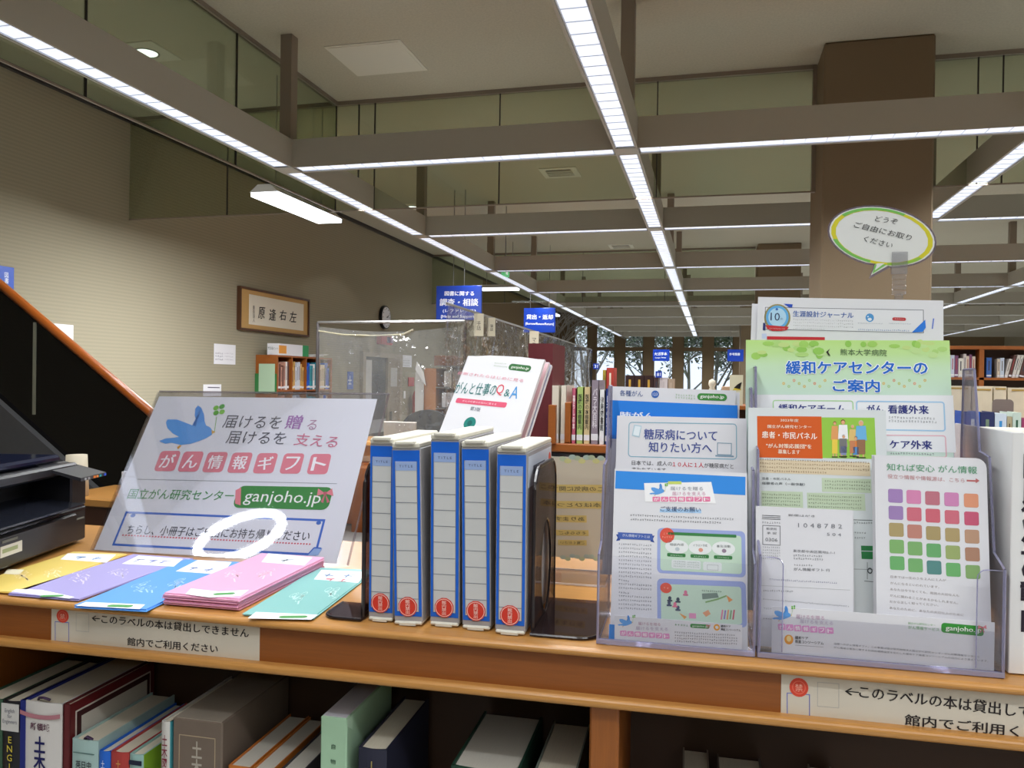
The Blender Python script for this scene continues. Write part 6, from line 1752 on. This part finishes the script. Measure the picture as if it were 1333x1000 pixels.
# reply card
o, P = holder_sheet('reply_card', 'white pre-printed reply postcard standing in the wide stand', 'postcard', 1.2440, 1.205, 0.12, (984, 659), (1106, 664), BR=(1114.5, 797), base=0.0, conv=cvC)
K = (110, 112, 118)
for k in range(3): P.line((114, 182 + 8 * k), (200, 186 + 8 * k), 3, (60, 62, 70), 1)
P.rect((116, 273), (200, 277), 92, (120, 122, 128), 1, line=3); P.text('郵便局', (134, 244), (182, 246), 11, K); P.text('承 認', (136, 264), (182, 266), 11, K); P.text('0306', (130, 294), (186, 297), 16, K)
P.fine((113, 214), (202, 218), 9, K); P.text('郵便はがき', (236, 181), (360, 186), 10, K); P.text('1 0 4 8 7 8 2', (282, 228), (486, 234), 20, (130, 132, 140)); P.text('5 0 4', (416, 270), (482, 273), 14, (130, 132, 140))
P.text('東京都中央区築地5-1-1', (258, 347), (452, 356), 13, K); P.fine((258, 368), (396, 372), 9, K); P.fine((260, 382), (400, 388), 9, K); P.fine((262, 412), (350, 416), 9, K); P.text('がん情報ギフト 行', (262, 432), (430, 438), 14, (80, 82, 90))
for k in range(5): P.fine((116, 330 + 13 * k), (200, 333 + 13 * k), 8, (150, 152, 158), seed=k)
P.fine((148, 480), (464, 497), 8, (110, 114, 150), 1, seed=5); P.line((100, 508), (524, 530), 2, (180, 182, 186), 1)
P.fine((118, 532), (260, 536), 9, K, 1, seed=7); P.fine((118, 572), (520, 606), 7, (120, 122, 130), 1, seed=8); P.fine((120, 614), (170, 618), 8, K); P.fine((118, 662), (170, 666), 8, K)
P.build(o)
for k in range(2):
    o, P = holder_sheet('reply_card', 'white reply postcard, %s one stacked behind the printed one' % ordn(k), 'postcard', 1.2475 + 0.003 * k, 1.205, 0.12, (984.5 + k * .5, 660), (1107 + k, 664.5), BR=(1115, 797), base=0.0, group='reply cards behind the printed one')
# slim leaflet with coloured squares
def slim_outline(W, H):
    r = 0.014
    return [(-W / 2, 0), (W / 2, 0)] + [(W / 2 - r + r * cos(k * pi / 8), H - r + r * sin(k * pi / 8)) for k in range(5)] + [(-W / 2, H)]
def slim(label, D, dx, group=None, art=True):
    O, U, V = plane_F(D, 1.205, 0.13, 0, 0.0)
    O2, W, H = fit_sheet(O, U, V, (1133 + dx, 593), (1280 + dx * .4, 596), base=0.0, BL=(1147 + dx, 830), BR=(1295, 830))
    return sheet('slim_leaflet', label, 'leaflet', O2, U, V, W, H, 0.0012, None, group, cvC, outline=slim_outline(W, H))
o, P = slim('slim leaflet with a five by five grid of coloured squares', 1.2400, 0)
P.conv = cvB
P.text('知れば安心 がん情報', (694, 850), (1114, 866), 34, (90, 160, 120), bold=0.002); P.text('役立つ情報や情報源は、こちら', (698, 893), (1056, 914), 20, (196, 140, 144)); P.rect((1066, 914), (1112, 916), 8, (190, 110, 110), 1); P.poly([(1108, 903), (1126, 915), (1108, 926)], (190, 110, 110), 2)
P.conv = cvC
SQ = [[(150, 110, 180), (214, 116, 170), (184, 90, 110), (206, 116, 176), (226, 136, 96)], [(146, 110, 176), (206, 84, 106), (206, 76, 96), (206, 84, 106), (196, 60, 96)],
      [(164, 142, 84), (186, 112, 96), (160, 136, 80), (166, 140, 84), (180, 132, 100)], [(108, 168, 84), (104, 166, 84), (80, 160, 84), (140, 162, 84), (164, 112, 84)], [(84, 166, 84), (96, 166, 86), (56, 120, 116), (84, 168, 84), (116, 162, 84)]]
rx = [734, 819, 906, 995, 1086]; ry = [91, 170, 249, 327, 404]
for j in range(5):
    for i in range(5):
        x, y = rx[i] + j * 2, ry[j] + i * 5.5 + i * j * 1.2
        P.rect((x - 33, y - 1), (x + 35, y + 2), 64, tuple(int(v * 0.78 + 0.22 * 205) for v in SQ[j][i]), 1, r=0.14)
for k in range(6): P.text(('日本では一生のうち２人に１人が', 'がんになるといわれています。', 'あなたは今でなくても、周囲の大切な人も', 'がんに関わることがあるかもしれません。', 'だから正しく知ってください。', 'あなたのために、あなたの大切な人のために')[k], (712 - k, 467 + 29 * k), ((970, 938, 1030, 1026, 934, 1052)[k], (484, 516, 556, 590, 600, 646)[k] - 0), 12, (158, 150, 150))
P.build(o)
for k in range(3):
    slim('slim white leaflet, %s behind the one with coloured squares' % ordn(k), 1.2425 + 0.0025 * k, -1.2 * (k + 1), group='slim leaflets behind the coloured-squares one')
# label card of the wide stand
O, U, V = plane_F(1.2292, 1.198)
o, P = holder_sheet('pocket_label', 'white printed card with green web address in the wide clear pocket', 'card', 1.2292, 1.198, 0.0, (1004.8, 788), (1292, 812), BL=(1005, 839), BR=(1297, 867), base=0.004, conv=cvC)
bird(P, 208, 645, 0.46, 1)
P.text('届けるを贈る', (272, 652), (404, 660), 20, (196, 160, 186)); P.text('届けるを支える', (290, 674), (444, 684), 18, (186, 170, 196))
giftboxes(P, [(206 + 37.3 * k, 701 + 3 * k) for k in range(7)], 34, 29, 1, (226, 150, 206))
P.disc((239, 760), 21, 23, (226, 150, 40), 1, inner=0.0); P.disc((239, 756), 11, 14, (244, 214, 140), 2); P.text('緩和ケア', (268, 750), (328, 754), 15, (40, 36, 40), bold=0.014); P.text('推進コンソーシアム', (268, 768), (400, 777), 15, (40, 36, 40), bold=0.014); P.line((268, 786), (400, 795), 1.5, (120, 120, 130), 1)
P.text('国立がん研究センター', (794, 683), (920, 693), 10, (120, 180, 120)); P.text('がん情報サービス', (794, 702), (938, 714), 16, (110, 176, 110)); P.rect((948, 704), (1146, 722), 46, (56, 146, 56), 1, r=0.3); P.text('ganjoho.jp', (968, 708), (1134, 720), 28, (240, 248, 236), bold=0.01); bow(P, 1138, 704, 0.8, 4)
P.text('治療へのがん情報ギフト、この事業は国立研究開発法人国立がん研究センターがん対策情報センターと', (448, 778), (1126, 840), 9, (100, 102, 110)); P.text('がん情報の普及に関する包括的連携協定を交わした緩和ケア推進コンソーシアムの協力により支えています。', (448, 796), (1166, 860), 9, (100, 102, 110))
P.build(o)
# cut-out wings of the wide pocket front, rounded inner corners
t = bpy.data.objects.new('pocket_front', None); COL.objects.link(t)
OO, UU, VV = plane_F(1.2246, ZS, X=0.2695)
t.parent = STAND_B; t.matrix_parent_inverse = Matrix.Identity(4); t.matrix_local = STAND_B.matrix_world.inverted() @ basis(OO, UU, VV)
Wd = 0.164 
def wingp(s):
    r = 0.012; xi = s * (Wd - 0.036 if s > 0 else Wd - 0.034); xo = s * (Wd - 0.003); h = 0.148; lo = 0.062
    p = [(xo, 0.01), (xo, h - r)]
    if s > 0: pts = [(xo, 0.01), (xo, h), (xi + r, h)] + [(xi + r - r * sin(k * pi / 8), h - r + r * cos(k * pi / 8)) for k in range(5)] + [(xi, lo), (xi, 0.01)]
    else: pts = [(xo, 0.01), (xo, h)] + [(xi - r + r * sin(k * pi / 8), h - r + r * cos(k * pi / 8)) for k in range(5)] + [(xi, lo), (xi, 0.01)]
    return pts
for s in (1, -1):
    w_ = wingp(s)
    MB().prism(w_, 0, 0.0006, 'y').obj('wing', M_ACRYL, t)
    MB().tube([(p[0], 0.0003, p[1]) for p in w_], 0.0009, 5).obj('wing_rim', M_ACEDGE, t)

# --- speech bubble card in a clear clip
O, U, V = plane_F(1.505, 1.70)
P0 = Print(O, U, V, zoomconv(800, 0, 2.5))
c = P0.uv(868, 758); 
def ell(rx, ry, n=40, tail=True, grow=0.0, rot=radians(-13)):
    pts = []
    for k in range(n):
        a = 2 * pi * k / n
        x, y = rx * cos(a), ry * sin(a)
        pts.append((x * cos(rot) - y * sin(rot), x * sin(rot) + y * cos(rot)))
    if tail:
        # tail towards the lower corner
        i0 = min(range(n), key=lambda k: (pts[k][0] + 0.002) ** 2 + (pts[k][1] + ry) ** 2)
        T_ = (-0.016 - grow, -ry - 0.018 - grow)
        pts[i0] = (0.012 + grow, pts[i0][1]); pts.insert(i0, T_); pts[i0 - 1] = (-0.008 - grow * 1.2, pts[i0 - 1][1] + 0.001)
    return pts
t = thing('bubble_card', 'laminated speech bubble card with handwritten text in a clear clip', 'card')
q_ = P0.uv(868, 770)
OO = O + U * q_[0] + V * q_[1]
t.matrix_world = basis(OO, U, V)
RXb, RYb = 0.0875, 0.050
MB().prism(ell(RXb + 0.003, RYb + 0.003, grow=0.003), 0, 0.001, 'y').obj('laminate', clear('bubble laminate', tint=(225, 220, 235), gloss=0.05, keep=0.9, body=0.3, body_rgb=(160, 150, 165)), t)
def flat(pts, y, m, name): 
    return MB().prism(pts, y, y + 0.0003, 'y').obj(name, m, t)
flat(ell(RXb, RYb), -0.0004, ink((226, 228, 226)), 'card')
def ringp(r0, r1, col, a0, a1, y, name):
    mb = MB(); n = 24; rot = radians(-13)
    def pt(s, a):
        x, y_ = (RXb) * s * cos(a), RYb * s * sin(a)
        return (x * cos(rot) - y_ * sin(rot), y, x * sin(rot) + y_ * cos(rot))
    for k in range(n):
        a, b2 = a0 + (a1 - a0) * k / n, a0 + (a1 - a0) * (k + 1) / n
        mb.add([pt(r0, a), pt(r1, a), pt(r1, b2), pt(r0, b2)], [(0, 1, 2, 3)])
    return mb.obj(name, ink(col), t)
ringp(0.88, 0.97, (214, 206, 50), 0, 2 * pi, -0.0006, 'yellow_border')
ringp(0.89, 0.97, (120, 190, 90), radians(70), radians(150), -0.0008, 'green_border')
ringp(0.89, 0.97, (120, 190, 90), radians(205), radians(265), -0.0008, 'green_border')
ringp(0.89, 0.97, (150, 196, 70), radians(285), radians(330), -0.0008, 'green_border')
MB().prism([(-0.010, -RYb + 0.001), (0.010, -RYb + 0.001), (-0.0135, -RYb - 0.0150)], -0.0008, -0.0004, 'y').obj('tail_border', ink((126, 192, 96)), t)
MB().prism([(-0.006, -RYb + 0.003), (0.006, -RYb + 0.003), (-0.010, -RYb - 0.0095)], -0.0012, -0.0008, 'y').obj('tail_fill', ink((226, 228, 226)), t)
P = Print(OO + U.cross(V) * 0.0008, U, V, zoomconv(800, 0, 2.5))
HW = (60, 62, 66)
for s, p0, p1, h in (('どうぞ', (848, 711), (922, 722), 18), ('ご自由にお取り', (780, 730), (966, 775), 20), ('ください', (812, 776), (904, 800), 18)):
    P.text(s, p0, p1, h, HW, shear=0.1)
P.build(t, 'lettering').location = (0, -0.0008, 0)
t = thing('sign_clip', 'clear plastic clip with a ribbed joint holding the bubble card', 'clip')
q_ = P0.uv(925, 960); t.matrix_world = basis(O + U * q_[0] + V * q_[1], U, V)
k_ = 1.0 / 2.5 * 1.40 / FPX
MB().bbox(-0.013, 0.013, -0.004, -0.0015, 0.036, 0.075, 0.001).bbox(-0.013, 0.013, 0.0015, 0.004, 0.036, 0.075, 0.001).obj('jaw', clear('clip plastic', tint=(250, 250, 252), gloss=0.08, keep=0.97, body=0.10, body_rgb=(215, 215, 220)), t)
mb = MB()
for z in (0.0, 0.009, 0.018, 0.027): mb.bbox(-0.0105, 0.0105, -0.006, 0.006, z, z + 0.0075, 0.0012)
mb.obj('ribbed_joint', MATS['clip plastic'], t)
MB().lathe([(0.002, -0.010), (0.007, -0.008), (0.007, 0.0), (0.003, 0.002)], n=12).obj('ball', MATS['clip plastic'], t)
MB().box(-0.012, 0.012, 0.002, 0.006, -0.13, -0.008).obj('stem', MATS['clip plastic'], t)

# --- thick white book block at the frame edge
t = thing('book', 'thick white book block standing beside the wide clear stand', 'book', (0.4455, 1.245, ZS), 0, F=True)
w, h, d = 0.13, 0.340, 0.25
M_WB = mat('white glossy book', (226, 226, 226), 0.25, spec=0.5)
MB().bbox(0, w, 0, 0.004, 0, h, 0.001).bbox(0, 0.004, 0.002, d, 0, h, 0.001).bbox(w - 0.004, w, 0.002, d, 0, h, 0.001).obj('cover', M_WB, t)
MB().box(0.004, w - 0.004, 0.004, d - 0.004, 0.003, h - 0.005).obj('pages', M_WPAGE, t)
vs, fs, a0, a1, b0, b1 = text_mesh('国\n民\n衛\n生\nの\n動\n向', 0.03)
MB().add([(0.012 + (p - a0) * 0.032 / (a1 - a0), -0.0006, 0.06 + (q - b0) * 0.25 / (b1 - b0)) for p, q in vs], fs).obj('lettering', ink((40, 34, 46)), t)

# ------------------------------------------------------------------ black printer at the counter's far end
t = thing('printer', 'black multifunction printer with a tilted control panel at the counter end', 'printer', (-1.412, 1.650, ZS), radians(103), F=True)
MP, MPG = mat('printer black', (24, 24, 28), 0.35, noise=0.05), mat('printer gloss', (30, 32, 40), 0.12)
MB().bbox(-0.46, 0.0, 0.0, 0.36, 0.006, 0.088, 0.004).obj('cassette_base', MP, t)
MB().bbox(-0.40, -0.06, -0.012, 0.0, 0.012, 0.078, 0.004).obj('paper_drawer', MP, t)
MB().box(-0.46, 0.0, -0.002, 0.0, 0.079, 0.082).obj('seam', MPG, t)
MB().bbox(-0.46, 0.0, 0.10, 0.36, 0.088, 0.165, 0.004).obj('core', mat('printer dark core', (10, 10, 12), 0.5), t)
MB().bbox(-0.065, 0.0, 0.0, 0.36, 0.088, 0.165, 0.004).obj('right_column', MP, t)
MB().bbox(-0.46, -0.42, 0.0, 0.36, 0.088, 0.165, 0.004).obj('left_column', MP, t)
MB().prism([(-0.035, 0.098), (0.12, 0.116), (0.12, 0.120), (-0.035, 0.102)], -0.41, -0.075, 'x').obj('output_tray', MPG, t)
MB().bbox(-0.46, 0.0, 0.02, 0.36, 0.165, 0.190, 0.005).obj('scanner_body', MP, t)
MB().bbox(-0.46, -0.02, 0.05, 0.36, 0.192, 0.210, 0.006).obj('scanner_lid', mat('lid gloss', (24, 30, 52), 0.10), t)
pn = MB().prism([(-0.045, 0.158), (0.055, 0.186), (0.055, 0.192), (-0.045, 0.166)], -0.110, 0.004, 'x').obj('control_panel', mat('panel grey', (44, 44, 48), 0.3), t)
for i, (x, c) in enumerate(((-0.095, (160, 160, 160)), (-0.08, (150, 150, 150)), (-0.055, (230, 130, 60)), (-0.042, (230, 140, 70)), (-0.028, (60, 160, 170)), (-0.006, (50, 90, 220)))):
    MB().box(x, x + 0.008, -0.0465, -0.045, 0.159, 0.164).obj('button', ink(c), pn)
st = MB().box(-0.345, -0.275, -0.0132, -0.012, 0.036, 0.058).obj('sticker', ink((206, 204, 196)), t)
MB().box(-0.34, -0.29, -0.0136, -0.0132, 0.044, 0.052).obj('sticker_print', ink((150, 160, 120)), st)
MB().box(-0.34, -0.29, -0.0132, -0.012, 0.064, 0.069).obj('badge', ink((110, 112, 106)), t)
MB().box(-0.045, -0.012, -0.0022, -0.001, 0.058, 0.062).obj('badge', ink((110, 112, 106)), t)
for x in (-0.44, -0.04):
    MB().box(x, x + 0.03, 0.02, 0.06, 0, 0.006).obj('foot', MPG, t)
    MB().box(x, x + 0.03, 0.30, 0.34, 0, 0.006).obj('foot', MPG, t)
